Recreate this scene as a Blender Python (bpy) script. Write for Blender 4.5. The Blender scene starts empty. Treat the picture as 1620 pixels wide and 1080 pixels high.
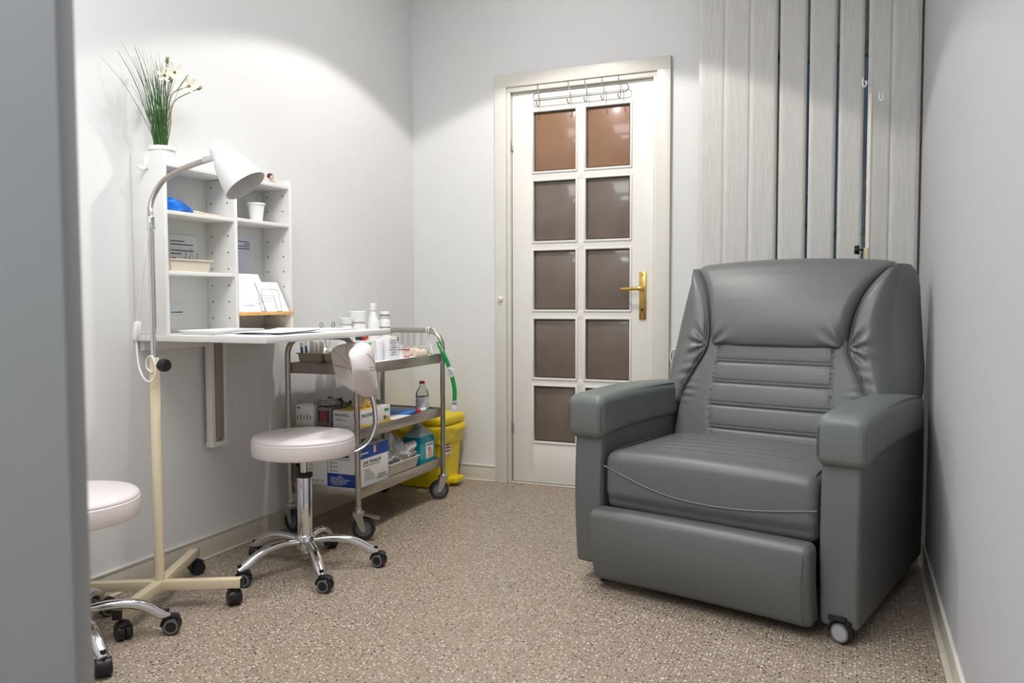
import bpy, bmesh, math, random
from mathutils import Vector, Matrix, noise
PI = math.pi
random.seed(7)
S = bpy.context.scene
COL = S.collection

# ------------------------------------------------------------------ camera
YAW, PITCH, ROLL, FPX = .399, -.0508, -.0029, 1278.85
cam_d = bpy.data.cameras.new('camera')
cam = bpy.data.objects.new('camera', cam_d); COL.objects.link(cam)
cy_, sy_, cp_, sp_ = math.cos(YAW), math.sin(YAW), math.cos(PITCH), math.sin(PITCH)
f0 = Vector((-sy_, cy_, 0)); r0 = Vector((cy_, sy_, 0)); u0 = Vector((0, 0, 1))
Fv = cp_*f0 + sp_*u0; Uv = -sp_*f0 + cp_*u0
Rv = math.cos(ROLL)*r0 + math.sin(ROLL)*Uv; U2 = -math.sin(ROLL)*r0 + math.cos(ROLL)*Uv
m = Matrix((Rv, U2, -Fv)).transposed().to_4x4(); m.translation = Vector((2.3124, -4.0474, 1.0))
cam.matrix_world = m
cam_d.sensor_width = 36; cam_d.lens = FPX/1620*36
cam_d.clip_start = .05
cam_d.dof.use_dof = True; cam_d.dof.focus_distance = 3.0; cam_d.dof.aperture_fstop = 3.5
S.camera = cam

# ------------------------------------------------------------------ world, lights, exposure
S.view_settings.view_transform = 'Standard'; S.view_settings.look = 'None'
S.view_settings.gamma = 1; S.view_settings.use_curve_mapping = False
S.view_settings.exposure = .27
wd = bpy.data.worlds.new('world'); S.world = wd; wd.use_nodes = True
bg = wd.node_tree.nodes['Background']; bg.inputs[0].default_value = (.07, .10, .145, 1); bg.inputs[1].default_value = .5

def light(name, kind, loc, power, col, **kw):
    d = bpy.data.lights.new(name, kind); d.energy = power; d.color = col
    o = bpy.data.objects.new(name, d); COL.objects.link(o); o.location = loc
    for k, v in kw.items():
        if k == 'rot': o.rotation_euler = v
        else: setattr(d, k, v)
    return o
# shaded ceiling lamp: wide downward cone, cut off by its shade
AX, AY = 1.03, -.95
light('downlight_back', 'SPOT', (AX, AY, 2.735), 60, (1, .965, .91), spot_size=math.radians(122), spot_blend=.09, shadow_soft_size=.05)
light('upper_wall_fill', 'POINT', (AX, AY, 2.60), 7, (.98, .98, 1.0), shadow_soft_size=.08)  # added point fill lifting the upper walls, stands in for ceiling bounce
light('downlight_stool', 'SPOT', (1.1, -1.8, 2.735), 30, (1, .975, .94), spot_size=math.radians(110), spot_blend=.6, shadow_soft_size=.05)
light('room_fill', 'AREA', (1.2, -2.95, 2.74), 36, (.98, .985, 1.0), shape='RECTANGLE', size=1.1, size_y=1.3)  # added soft area fill for the recliner front and under the desk
light('hall_fill', 'AREA', (1.4, -4.7, 2.68), 31, (.92, .96, 1.0), shape='DISK', size=.9)  # unseen hall light, enlarged as soft fill from the camera side

# ------------------------------------------------------------------ materials
def mat(name, col, rough=.5, metal=0, var=.03, vscale=8, bump=0, bscale=200, coat=0, trans=0, ior=1.45, spec=.5, alpha=1, sheen=0):
    M = bpy.data.materials.new(name); M.use_nodes = True
    nt = M.node_tree; b = nt.nodes['Principled BSDF']
    b.inputs['Roughness'].default_value = rough; b.inputs['Metallic'].default_value = metal
    b.inputs['Coat Weight'].default_value = coat; b.inputs['Coat Roughness'].default_value = .1
    b.inputs['Transmission Weight'].default_value = trans; b.inputs['IOR'].default_value = ior
    b.inputs['Specular IOR Level'].default_value = spec; b.inputs['Alpha'].default_value = alpha
    tc = nt.nodes.new('ShaderNodeTexCoord'); n = nt.nodes.new('ShaderNodeTexNoise'); n.inputs['Scale'].default_value = vscale
    n.inputs['Detail'].default_value = 4
    nt.links.new(tc.outputs['Object'], n.inputs['Vector'])
    r = nt.nodes.new('ShaderNodeValToRGB'); c = Vector(col[:3])
    r.color_ramp.elements[0].position = .3; r.color_ramp.elements[1].position = .7
    r.color_ramp.elements[0].color = (*[max(0, x*(1-var)) for x in c], 1)
    r.color_ramp.elements[1].color = (*[min(1, x*(1+var)) for x in c], 1)
    nt.links.new(n.outputs['Fac'], r.inputs['Fac']); nt.links.new(r.outputs['Color'], b.inputs['Base Color'])
    if bump:
        n2 = nt.nodes.new('ShaderNodeTexNoise'); n2.inputs['Scale'].default_value = bscale; n2.inputs['Detail'].default_value = 3
        nt.links.new(tc.outputs['Object'], n2.inputs['Vector'])
        bp = nt.nodes.new('ShaderNodeBump'); bp.inputs['Strength'].default_value = bump; bp.inputs['Distance'].default_value = .002
        nt.links.new(n2.outputs['Fac'], bp.inputs['Height']); nt.links.new(bp.outputs['Normal'], b.inputs['Normal'])
    return M

def sheet_glass(name, tint, gloss=.08, rough=.02):
    M = bpy.data.materials.new(name); M.use_nodes = True; nt = M.node_tree
    nt.nodes.remove(nt.nodes['Principled BSDF']); out = nt.nodes['Material Output']
    t = nt.nodes.new('ShaderNodeBsdfTransparent'); g = nt.nodes.new('ShaderNodeBsdfGlossy'); g.inputs['Roughness'].default_value = rough
    tc = nt.nodes.new('ShaderNodeTexCoord'); n = nt.nodes.new('ShaderNodeTexNoise'); n.inputs['Scale'].default_value = 3
    nt.links.new(tc.outputs['Object'], n.inputs['Vector'])
    mx = nt.nodes.new('ShaderNodeMix'); mx.data_type = 'RGBA'
    mx.inputs[6].default_value = (*tint, 1); mx.inputs[7].default_value = (*[x*.95 for x in tint], 1)
    nt.links.new(n.outputs['Fac'], mx.inputs[0]); nt.links.new(mx.outputs[2], t.inputs[0])
    lw = nt.nodes.new('ShaderNodeFresnel'); lw.inputs['IOR'].default_value = 1.18
    ad = nt.nodes.new('ShaderNodeMath'); ad.operation = 'ADD'; ad.inputs[1].default_value = gloss
    nt.links.new(lw.outputs[0], ad.inputs[0])
    ms = nt.nodes.new('ShaderNodeMixShader'); nt.links.new(ad.outputs[0], ms.inputs[0])
    nt.links.new(t.outputs[0], ms.inputs[1]); nt.links.new(g.outputs[0], ms.inputs[2]); nt.links.new(ms.outputs[0], out.inputs[0])
    return M

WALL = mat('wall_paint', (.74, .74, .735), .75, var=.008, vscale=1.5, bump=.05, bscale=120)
WALLR = mat('wall_paint_lilac_dimmed', (.455, .458, .478), .75, var=.01, vscale=1.5, bump=.05, bscale=120)  # lilac tint, darkened so the colour carries the dimmer light on the right
CEIL = mat('ceiling_paint', (.80, .80, .79), .8, var=.01)
GLOSSW = mat('door_paint', (.80, .78, .735), .32, var=.012, vscale=5)
CASEW = mat('casing_paint', (.71, .685, .62), .35, var=.02, vscale=5)
BASEB = mat('baseboard_vinyl', (.66, .61, .52), .45, var=.02)
MEL = mat('white_melamine', (.77, .76, .735), .4, var=.01)
PLW = mat('white_plastic', (.85, .85, .84), .35, var=.01)
PAPER = mat('white_paper', (.80, .80, .83), .8, var=.015)
PAPERL = mat('lilac_paper', (.70, .71, .80), .8, var=.02)
INK = mat('dark_ink', (.05, .05, .07), .7)
INKG = mat('grey_ink', (.25, .26, .30), .7)
BLACKP = mat('black_plastic', (.012, .012, .013), .35, var=.1)
GREYP = mat('grey_plastic', (.16, .16, .165), .5)
CHROME = mat('chrome', (.72, .72, .73), .09, 1, var=.02)
STEEL = mat('brushed_steel', (.50, .46, .42), .28, 1, var=.06, vscale=30, bump=.05, bscale=400)
ZINC = mat('zinc_plate', (.62, .62, .60), .3, 1, var=.05)
BRASS = mat('brass', (.62, .40, .11), .27, 1, var=.12, vscale=25)
CREAM = mat('cream_enamel', (.72, .62, .43), .38, var=.02)
LEATHER = mat('grey_leatherette', (.125, .133, .132), .43, var=.03, vscale=6, bump=.12, bscale=260)
LEATHERG = mat('grey_green_leatherette', (.142, .158, .150), .43, var=.03, vscale=6, bump=.12, bscale=260)
STITCH = mat('leatherette_piping', (.10, .105, .105), .5)
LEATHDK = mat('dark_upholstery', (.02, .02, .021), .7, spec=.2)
PINK = mat('pale_pink_vinyl', (.78, .71, .70), .34, var=.02, bump=.05, bscale=200)
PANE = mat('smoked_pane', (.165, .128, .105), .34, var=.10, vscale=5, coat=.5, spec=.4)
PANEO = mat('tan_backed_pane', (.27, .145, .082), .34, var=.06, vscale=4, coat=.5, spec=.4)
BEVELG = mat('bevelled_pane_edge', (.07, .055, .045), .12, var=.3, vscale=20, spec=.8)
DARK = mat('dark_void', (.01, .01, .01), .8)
BIN = mat('yellow_plastic', (.86, .66, .01), .38, var=.04)
BAGY = mat('yellow_liner', (.84, .62, .01), .3, var=.06, bump=.6, bscale=30)
DBEIGE = mat('beige_plastic', (.66, .60, .48), .5, var=.02)
TRAYG = mat('olive_beige_plastic', (.40, .37, .27), .5, var=.02)
WOOD = mat('orange_beech', (.72, .40, .13), .4, var=.12, vscale=14)
BLUEF = mat('blue_film', (.01, .17, .66), .22, var=.45, vscale=40, bump=.7, bscale=60)
BLUEP = mat('blue_print', (.01, .06, .32), .5, var=.05)
BLUEB = mat('bright_blue_plastic', (.03, .22, .68), .45, var=.1)
BLUEC = mat('cyan_liquid', (.005, .27, .36), .12, var=.04, coat=.3)
CLOUDY = mat('cloudy_plastic', (.55, .68, .70), .3, trans=.25, var=.05)
REDP = mat('red_plastic', (.55, .02, .02), .4, var=.1)
ORNG = mat('orange_red_print', (.68, .13, .03), .5, var=.5, vscale=90)
NAVY = mat('navy_print', (.04, .06, .10), .5)
GREENP = mat('green_print', (.05, .34, .10), .5)
GREENL = mat('green_webbing', (.0, .31, .05), .6, var=.12, vscale=150, bump=.3, bscale=500)
GRASS = mat('plastic_grass', (.05, .14, .035), .45, var=.5, vscale=30)
STEM = mat('plant_stem', (.14, .16, .05), .5, var=.3, vscale=40)
PETAL = mat('cream_petal', (.80, .76, .64), .6, var=.05)
PISTIL = mat('flower_centre', (.30, .16, .04), .7, var=.4, vscale=80)
GLASSM = sheet_glass('thin_glass', (.965, .975, .97), .02)
GLASSW = sheet_glass('window_glass', (.85, .9, .92), .03)
POUCH = mat('crinkled_clear_film', (.90, .87, .85), .16, var=.25, vscale=45, trans=.35, bump=1, bscale=45, alpha=.85)
GREYBAG = mat('grey_plastic_bag', (.33, .32, .29), .3, var=.3, vscale=30, bump=.8, bscale=50)
YELG = mat('pale_yellow_latex', (.70, .58, .27), .5, var=.12, vscale=25)
YELP = mat('yellow_print', (.85, .55, .04), .5)
BEIGEB = mat('beige_bandage', (.78, .62, .50), .8, var=.05, vscale=80)
SKINC = mat('figurine_skin', (.75, .45, .30), .5)
HAIRC = mat('figurine_hair', (.05, .02, .015), .6)
DKW = mat('dull_wire', (.17, .155, .145), .4, 1, var=.1)
RUBBER = mat('rubber_tyre', (.03, .03, .035), .6)
CABLE = mat('white_cable', (.78, .75, .68), .45)
GCABLE = mat('grey_cable', (.35, .34, .32), .5)
LEAF = mat('garden_leaf', (.10, .22, .05), .6, var=.5, vscale=9)
RUSTF = mat('shelf_pin', (.04, .035, .03), .6)
SHADEW = mat('lamp_shade_enamel', (.76, .755, .74), .28, var=.01, coat=.3)
BEIGEC = mat('brown_card', (.45, .33, .22), .7)

# vertical blind cloth: diffuse with some light coming through, fine vertical weave
def blind_mat():
    M = bpy.data.materials.new('blind_cloth'); M.use_nodes = True; nt = M.node_tree
    nt.nodes.remove(nt.nodes['Principled BSDF']); out = nt.nodes['Material Output']
    tc = nt.nodes.new('ShaderNodeTexCoord'); mp = nt.nodes.new('ShaderNodeMapping'); mp.inputs['Scale'].default_value = (260, 260, 9)
    n = nt.nodes.new('ShaderNodeTexNoise'); n.inputs['Scale'].default_value = 1; n.inputs['Detail'].default_value = 2
    nt.links.new(tc.outputs['Object'], mp.inputs[0]); nt.links.new(mp.outputs[0], n.inputs['Vector'])
    r = nt.nodes.new('ShaderNodeValToRGB'); r.color_ramp.elements[0].position = .3; r.color_ramp.elements[1].position = .72
    r.color_ramp.elements[0].color = (.70, .69, .66, 1); r.color_ramp.elements[1].color = (.83, .82, .79, 1)
    nt.links.new(n.outputs['Fac'], r.inputs[0])
    d = nt.nodes.new('ShaderNodeBsdfDiffuse'); t = nt.nodes.new('ShaderNodeBsdfTranslucent')
    nt.links.new(r.outputs[0], d.inputs[0]); nt.links.new(r.outputs[0], t.inputs[0])
    ms = nt.nodes.new('ShaderNodeMixShader'); ms.inputs[0].default_value = .22
    nt.links.new(d.outputs[0], ms.inputs[1]); nt.links.new(t.outputs[0], ms.inputs[2]); nt.links.new(ms.outputs[0], out.inputs[0])
    return M
BLIND = blind_mat()

def floor_mat():
    M = bpy.data.materials.new('speckled_vinyl'); M.use_nodes = True; nt = M.node_tree; b = nt.nodes['Principled BSDF']
    b.inputs['Roughness'].default_value = .42; b.inputs['Specular IOR Level'].default_value = .35
    tc = nt.nodes.new('ShaderNodeTexCoord')
    def vor(scale, thr0, thr1, off):
        mp = nt.nodes.new('ShaderNodeMapping'); mp.inputs['Location'].default_value = (off, off*.7, 0)
        v = nt.nodes.new('ShaderNodeTexVoronoi'); v.inputs['Scale'].default_value = scale; v.voronoi_dimensions = '2D'
        nt.links.new(tc.outputs['Object'], mp.inputs[0]); nt.links.new(mp.outputs[0], v.inputs['Vector'])
        rr = nt.nodes.new('ShaderNodeValToRGB'); rr.color_ramp.elements[0].position = thr0; rr.color_ramp.elements[1].position = thr1
        rr.color_ramp.elements[0].color = (1, 1, 1, 1); rr.color_ramp.elements[1].color = (0, 0, 0, 1)
        nt.links.new(v.outputs['Distance'], rr.inputs[0])
        # keep only some cells
        sp = nt.nodes.new('ShaderNodeSeparateColor'); nt.links.new(v.outputs['Color'], sp.inputs[0])
        return rr, sp, v
    n = nt.nodes.new('ShaderNodeTexNoise'); n.inputs['Scale'].default_value = 170; n.inputs['Detail'].default_value = 3; n.inputs['Roughness'].default_value = .7
    nt.links.new(tc.outputs['Object'], n.inputs['Vector'])
    r = nt.nodes.new('ShaderNodeValToRGB'); r.color_ramp.elements[0].position = .34; r.color_ramp.elements[1].position = .66
    r.color_ramp.elements[0].color = (.220, .170, .124, 1); r.color_ramp.elements[1].color = (.48, .395, .30, 1)
    nt.links.new(n.outputs['Fac'], r.inputs[0])
    cur = r.outputs[0]
    for scale, a0, a1, keep, colr, off in ((115, .22, .34, .66, (.085, .065, .050, 1), 0), (85, .20, .32, .74, (.66, .60, .51, 1), 3.3), (52, .15, .21, .80, (.030, .024, .021, 1), 7.1), (60, .14, .20, .86, (.74, .70, .62, 1), 5.7), (150, .25, .36, .5, (.26, .22, .185, 1), 1.7)):
        rr, sp, v = vor(scale, a0, a1, off)
        gt = nt.nodes.new('ShaderNodeMath'); gt.operation = 'GREATER_THAN'; gt.inputs[1].default_value = keep
        nt.links.new(sp.outputs[0], gt.inputs[0])
        mu = nt.nodes.new('ShaderNodeMath'); mu.operation = 'MULTIPLY'; nt.links.new(rr.outputs[0], mu.inputs[0]); nt.links.new(gt.outputs[0], mu.inputs[1])
        mx = nt.nodes.new('ShaderNodeMix'); mx.data_type = 'RGBA'; mx.inputs[7].default_value = colr
        nt.links.new(mu.outputs[0], mx.inputs[0]); nt.links.new(cur, mx.inputs[6]); cur = mx.outputs[2]
    nt.links.new(cur, b.inputs['Base Color'])
    return M
FLOOR = floor_mat()

# ------------------------------------------------------------------ helpers
MW = {}
def T(loc, rz=0): return Matrix.Translation(Vector(loc)) @ Matrix.Rotation(rz, 4, 'Z')
def thing(name, label, cat, loc=(0, 0, 0), rz=0, group=None):
    o = bpy.data.objects.new(name, None); COL.objects.link(o); o.empty_display_size = .05
    o.location = loc; o.rotation_euler = (0, 0, rz); o['label'] = label; o['category'] = cat
    if group: o['group'] = group
    MW[o] = T(loc, rz); return o
def tag(o, label, cat, group=None, kind=None):
    o['label'] = label; o['category'] = cat
    if group: o['group'] = group
    if kind: o['kind'] = kind
    return o

class B:
    """collects shapes in one bmesh"""
    def __init__(s): s.bm = bmesh.new(); s.mats = []; s.mi = 0
    def use(s, m):
        if m not in s.mats: s.mats.append(m)
        s.mi = s.mats.index(m); return s
    def _fin(s, faces, M=None):
        vs = set()
        for f in faces:
            f.material_index = s.mi; f.smooth = True
            vs.update(f.verts)
        if M is not None:
            for v in vs: v.co = M @ v.co
    def box(s, c, size, bev=0, M=None, seg=2):
        t = bmesh.new(); bmesh.ops.create_cube(t, size=1)
        for v in t.verts: v.co = Vector((v.co.x*size[0], v.co.y*size[1], v.co.z*size[2]))
        if bev > 0: bmesh.ops.bevel(t, geom=t.edges[:], offset=min(bev, min(size)*.49), segments=seg, affect='EDGES', profile=.5)
        for v in t.verts:
            if M is not None: v.co = M @ v.co
            v.co += Vector(c)
        s.merge(t); return s
    def merge(s, t):
        mp = {}
        for v in t.verts: mp[v] = s.bm.verts.new(v.co)
        for f in t.faces:
            try:
                nf = s.bm.faces.new([mp[v] for v in f.verts]); nf.material_index = s.mi; nf.smooth = True
            except ValueError: pass
        t.free()
    def tube(s, pts, r, seg=12, closed=False, caps=True, flat=1.0, up=None):
        pts = [Vector(p) for p in pts]; n = len(pts); rings = []
        rs = r if isinstance(r, (list, tuple)) else [r]*n
        prev = None
        for i, p in enumerate(pts):
            if closed: t = pts[(i+1) % n]-pts[i-1]
            else: t = pts[min(i+1, n-1)]-pts[max(i-1, 0)]
            t.normalize()
            if prev is None:
                a = Vector(up) if up else (Vector((0, 0, 1)) if abs(t.z) < .9 else Vector((1, 0, 0)))
                nrm = a - t*a.dot(t)
            else: nrm = prev - t*prev.dot(t)
            if nrm.length < 1e-6: nrm = t.orthogonal()
            nrm.normalize(); prev = nrm; bn = t.cross(nrm)
            rings.append([s.bm.verts.new(p + nrm*math.cos(2*PI*k/seg)*rs[i] + bn*math.sin(2*PI*k/seg)*rs[i]*flat) for k in range(seg)])
        fs = []
        for i in range(n if closed else n-1):
            a, b_ = rings[i], rings[(i+1) % n]
            for k in range(seg): fs.append(s.bm.faces.new((a[k], a[(k+1) % seg], b_[(k+1) % seg], b_[k])))
        if caps and not closed:
            fs.append(s.bm.faces.new(rings[0][::-1])); fs.append(s.bm.faces.new(rings[-1]))
        s._fin(fs); return s
    def cyl(s, p0, p1, r, seg=20, r2=None): return s.tube([p0, p1], [r, r if r2 is None else r2], seg)
    def lathe(s, prof, c=(0, 0, 0), seg=32, M=None, close=False):
        rings = []; M = M or Matrix.Identity(4); c = Vector(c)
        for (r, z) in prof:
            if r < 1e-6: rings.append([s.bm.verts.new(M @ Vector((0, 0, z)) + c)])
            else: rings.append([s.bm.verts.new(M @ Vector((r*math.cos(2*PI*k/seg), r*math.sin(2*PI*k/seg), z)) + c) for k in range(seg)])
        fs = []
        for i in range(len(rings)-1 + (1 if close else 0)):
            a, b_ = rings[i], rings[(i+1) % len(rings)]
            if len(a) == 1 and len(b_) == 1: continue
            for k in range(seg):
                k2 = (k+1) % seg
                if len(a) == 1: fs.append(s.bm.faces.new((a[0], b_[k2], b_[k])))
                elif len(b_) == 1: fs.append(s.bm.faces.new((a[k], a[k2], b_[0])))
                else: fs.append(s.bm.faces.new((a[k], a[k2], b_[k2], b_[k])))
        s._fin(fs); return s
    def sphere(s, c, r, sc=(1, 1, 1), seg=16, rings=10):
        return s.lathe([(r*math.sin(PI*i/rings) if 0 < i < rings else 0, -r*math.cos(PI*i/rings)) for i in range(rings+1)], c, seg, Matrix.Diagonal((*sc, 1)))
    def prism(s, poly, ext, bev=0):
        """poly: list of 3D points, ext: extrusion vector"""
        t = bmesh.new(); a = [t.verts.new(Vector(p)) for p in poly]; b_ = [t.verts.new(Vector(p)+Vector(ext)) for p in poly]; n = len(a)
        t.faces.new(a[::-1]); t.faces.new(b_)
        for i in range(n): t.faces.new((a[i], a[(i+1) % n], b_[(i+1) % n], b_[i]))
        if bev: bmesh.ops.bevel(t, geom=t.edges[:], offset=bev, segments=2, affect='EDGES', profile=.5)
        s.merge(t); return s
    def grid(s, fn, nu, nv):
        g = [[s.bm.verts.new(Vector(fn(i/nu, j/nv))) for j in range(nv+1)] for i in range(nu+1)]
        s._fin([s.bm.faces.new((g[i][j], g[i+1][j], g[i+1][j+1], g[i][j+1])) for i in range(nu) for j in range(nv)]); return s
    def cushion(s, a, b, c, r, n, fn=None, k=5):
        """rounded box with half sizes a,b,c; n inner cuts per axis; fn deforms"""
        def ticks(h, cnt):
            q = [h*0 - h + r*(1-math.tan(PI/4*(1-i/k))) for i in range(k)]
            inner = [(-h+r) + (2*h-2*r)*i/cnt for i in range(cnt+1)]
            return q + inner + [-x for x in q[::-1]]
        X, Y, Z = ticks(a, n[0]), ticks(b, n[1]), ticks(c, n[2]); vd = {}
        def V(p):
            key = tuple(round(x, 6) for x in p)
            if key not in vd:
                p = Vector(p); i = Vector((max(-a+r, min(a-r, p.x)), max(-b+r, min(b-r, p.y)), max(-c+r, min(c-r, p.z))))
                d = p-i
                if d.length > 1e-9: p = i + d.normalized()*r
                if fn: p = Vector(fn(p.x, p.y, p.z))
                vd[key] = s.bm.verts.new(p)
            return vd[key]
        fs = []
        def face(P, Q, f, flip):
            for i in range(len(P)-1):
                for j in range(len(Q)-1):
                    v = [V(f(P[i], Q[j])), V(f(P[i+1], Q[j])), V(f(P[i+1], Q[j+1])), V(f(P[i], Q[j+1]))]
                    fs.append(s.bm.faces.new(v[::-1] if flip else v))
        face(X, Y, lambda x, y: (x, y, c), 0); face(X, Y, lambda x, y: (x, y, -c), 1)
        face(Y, Z, lambda y, z: (a, y, z), 0); face(Y, Z, lambda y, z: (-a, y, z), 1)
        face(X, Z, lambda x, z: (x, -b, z), 0); face(X, Z, lambda x, z: (x, b, z), 1)
        s._fin(fs); return s
    def build(s, name, mat_=None, parent=None, world=False, sharp=40):
        me = bpy.data.meshes.new(name)
        if world and parent is not None:
            inv = MW[parent].inverted()
            for v in s.bm.verts: v.co = inv @ v.co
        bmesh.ops.recalc_face_normals(s.bm, faces=s.bm.faces[:])
        lim = math.radians(sharp)
        for e in s.bm.edges:
            if len(e.link_faces) == 2 and e.calc_face_angle(0) > lim: e.smooth = False
        s.bm.to_mesh(me); s.bm.free()
        for m_ in (s.mats or [mat_]): me.materials.append(m_)
        o = bpy.data.objects.new(name, me); COL.objects.link(o)
        if parent is not None: o.parent = parent; MW[o] = MW[parent]
        else: MW[o] = Matrix.Identity(4)
        return o
def struct(name, b, m_=None, parent=None, world=False):
    o = b.build(name, m_, parent, world)
    if parent is None: o['kind'] = 'structure'
    return o
def top(b, name, m_, label, cat, base, group=None):
    """single-mesh thing, built in world coordinates; origin moved to its base point"""
    base = Vector(base)
    for v in b.bm.verts: v.co -= base
    o = b.build(name, m_); o.location = base; MW[o] = T(base); tag(o, label, cat, group); return o
def arc(c, r, a0, a1, n, ax1, ax2):
    c = Vector(c); ax1 = Vector(ax1); ax2 = Vector(ax2)
    return [c + ax1*r*math.cos(a0+(a1-a0)*i/n) + ax2*r*math.sin(a0+(a1-a0)*i/n) for i in range(n+1)]
def spline(pts, n=8):
    P = [Vector(p) for p in pts]; P = [P[0]*2-P[1]] + P + [P[-1]*2-P[-2]]; out = []
    for i in range(1, len(P)-2):
        for k in range(n):
            t = k/n; a, b, c, d = P[i-1:i+3]
            out.append(.5*((2*b)+(c-a)*t+(2*a-5*b+4*c-d)*t*t+(3*b-a-3*c+d)*t**3))
    out.append(P[-2]); return out
def copy_tree(o, parent=None):
    c = o.copy(); COL.objects.link(c); c.parent = parent
    for ch in [x for x in o.children]: copy_tree(ch, c)
    return c
def text(s, size, origin, right, up, m_, name, parent, ext=.0004, sx=1, align='LEFT'):
    cu = bpy.data.curves.new('t', 'FONT'); cu.body = s; cu.size = size; cu.extrude = ext; cu.align_x = align; cu.resolution_u = 2
    o = bpy.data.objects.new('t', cu); me = bpy.data.meshes.new_from_object(o); bpy.data.objects.remove(o)
    right = Vector(right).normalized(); up = Vector(up).normalized(); nrm = right.cross(up); org = Vector(origin)
    inv = MW[parent].inverted()
    for v in me.vertices: v.co = inv @ (org + right*v.co.x*sx + up*v.co.y + nrm*v.co.z)
    me.materials.clear(); me.materials.append(m_); me.name = name
    ob = bpy.data.objects.new(name, me); COL.objects.link(ob); ob.parent = parent; MW[ob] = MW[parent]; return ob
def lerp(a, b, t): return a+(b-a)*t
def pw(tab, x):
    if x <= tab[0][0]: return tab[0][1]
    for (x0, y0), (x1, y1) in zip(tab, tab[1:]):
        if x <= x1:
            t = (x-x0)/(x1-x0); return y0+(y1-y0)*t
    return tab[-1][1]
def sm(tab, x, h=.02): return (pw(tab, x-h)+2*pw(tab, x)+pw(tab, x+h))/4
def gauss(x, w): return math.exp(-(x/w)**2)

# ================================================================== ROOM
W = 2.575; CH = 2.75; YB = -5.6
struct('floor', B().box((W/2, (YB+0)/2, -.05), (W+.4, -YB+.4, .1)), FLOOR)
struct('ceiling', B().box((W/2, YB/2, CH+.05), (W+.4, -YB+.4, .1)), CEIL)
struct('wall_left', B().box((-.06, YB/2, CH/2), (.12, -YB+.24, CH)), WALL)
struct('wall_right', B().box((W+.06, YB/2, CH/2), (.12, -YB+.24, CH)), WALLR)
struct('wall_front', B().box((W/2, YB-.06, CH/2), (W, .12, CH)), WALL)
# back wall with a door hole and a window hole
DX0, DX1, DZ = .585, 1.395, 2.145     # door hole
WX0, WX1, WZ0, WZ1 = 1.93, 2.50, .85, 2.17
b = B()
def wallbox(x0, x1, z0, z1): b.box(((x0+x1)/2, .075, (z0+z1)/2), (x1-x0, .15, z1-z0))
wallbox(0, DX0, 0, CH); wallbox(DX0, DX1, DZ, CH); wallbox(DX1, WX0, 0, CH)
wallbox(WX0, WX1, 0, WZ0); wallbox(WX0, WX1, WZ1, CH); wallbox(WX1, W, 0, CH)
struct('wall_back', b, WALL)
# partition at the doorway the photo is taken through
struct('wall_entry', B().box((.38, -3.86, CH/2), (.76, .12, CH)), WALL)

# baseboards: cream sheet vinyl with a lighter lip and a weld line at the floor
HB = .088
def base(name, p0, p1, nrm):
    p0 = Vector(p0); p1 = Vector(p1); nv = Vector(nrm)
    c = (p0+p1)/2; L = (p1-p0).length; ax = (p1-p0).normalized()
    M = Matrix((ax, nv, Vector((0, 0, 1)))).transposed()
    b = B(); b.use(BASEB); b.box(c+nv*.003+Vector((0, 0, HB/2)), (L, .006, HB), .001, M.to_4x4())
    b.box(c+nv*.012+Vector((0, 0, .003)), (L, .018, .006), .002, M.to_4x4())
    b.use(CASEW); b.box(c+nv*.005+Vector((0, 0, HB-.004)), (L, .010, .009), .002, M.to_4x4())
    struct(name, b)
base('baseboard_left', (0, 0, 0), (0, -3.8, 0), (1, 0, 0))
base('baseboard_right', (W, 0, 0), (W, YB, 0), (-1, 0, 0))
base('baseboard_back', (0.02, 0, 0), (.51, 0, 0), (0, -1, 0))
base('baseboard_window', (1.475, 0, 0), (W-.02, 0, 0), (0, -1, 0))

# ---- glazed door in the back wall
dr = thing('door_1', 'white ten-pane glazed door', 'door', (.99, 0, 0)); del dr['category']; del dr['label']; dr['kind'] = 'structure'
b = B(); CW = .068
# casing with stepped mouldings, mitred look
for (x0, x1) in ((.515, .515+CW), (1.467-CW, 1.467)):
    b.box(((x0+x1)/2, -.012, 2.203/2), (x1-x0, .024, 2.203), .004)
b.box((.991, -.0125, 2.2025-CW/2), (1.467-.515-.001, .025, CW), .004)
for x0, dx in ((.515+CW, .02), (1.467-CW-.02, .02)):
    b.box((x0+dx/2, .012, 1.07), (dx, .05, 2.14), .003)
b.box((.991, .0115, 2.203-CW-.0125), (1.467-.515-2*CW+.001, .051, .0265), .003)
b.build('casing', CASEW, dr, True)
# leaf
LX0, LX1, LZ0, LZ1 = .606, 1.380, .012, 2.108
p1, p2, p3, p4 = .7275, .966, 1.0195, 1.2566
rows = [(1.9977, 1.6831), (1.6329, 1.3144), (1.2651, .949), (.9005, .5832), (.5392, .2374)]
YL = .012; TH = .04
leaf = B()
def lb(x0, x1, z0, z1, y=YL, th=TH, bev=.002, bb=None): (bb or leaf).box(((x0+x1)/2, y+th/2, (z0+z1)/2), (x1-x0, th, z1-z0), bev)
lb(LX0, p1, LZ0, LZ1); lb(p4, LX1, LZ0, LZ1); lb(p1-.002, p4+.002, LZ0, rows[4][1]); lb(p1-.002, p4+.002, rows[0][0], LZ1)
lb(p2, p3, rows[4][1]-.002, rows[0][0]+.002, YL+.0007, TH-.001)
for i in range(4): lb(p1-.002, p4+.002, rows[i+1][0], rows[i][1], bev=.001)
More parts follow.
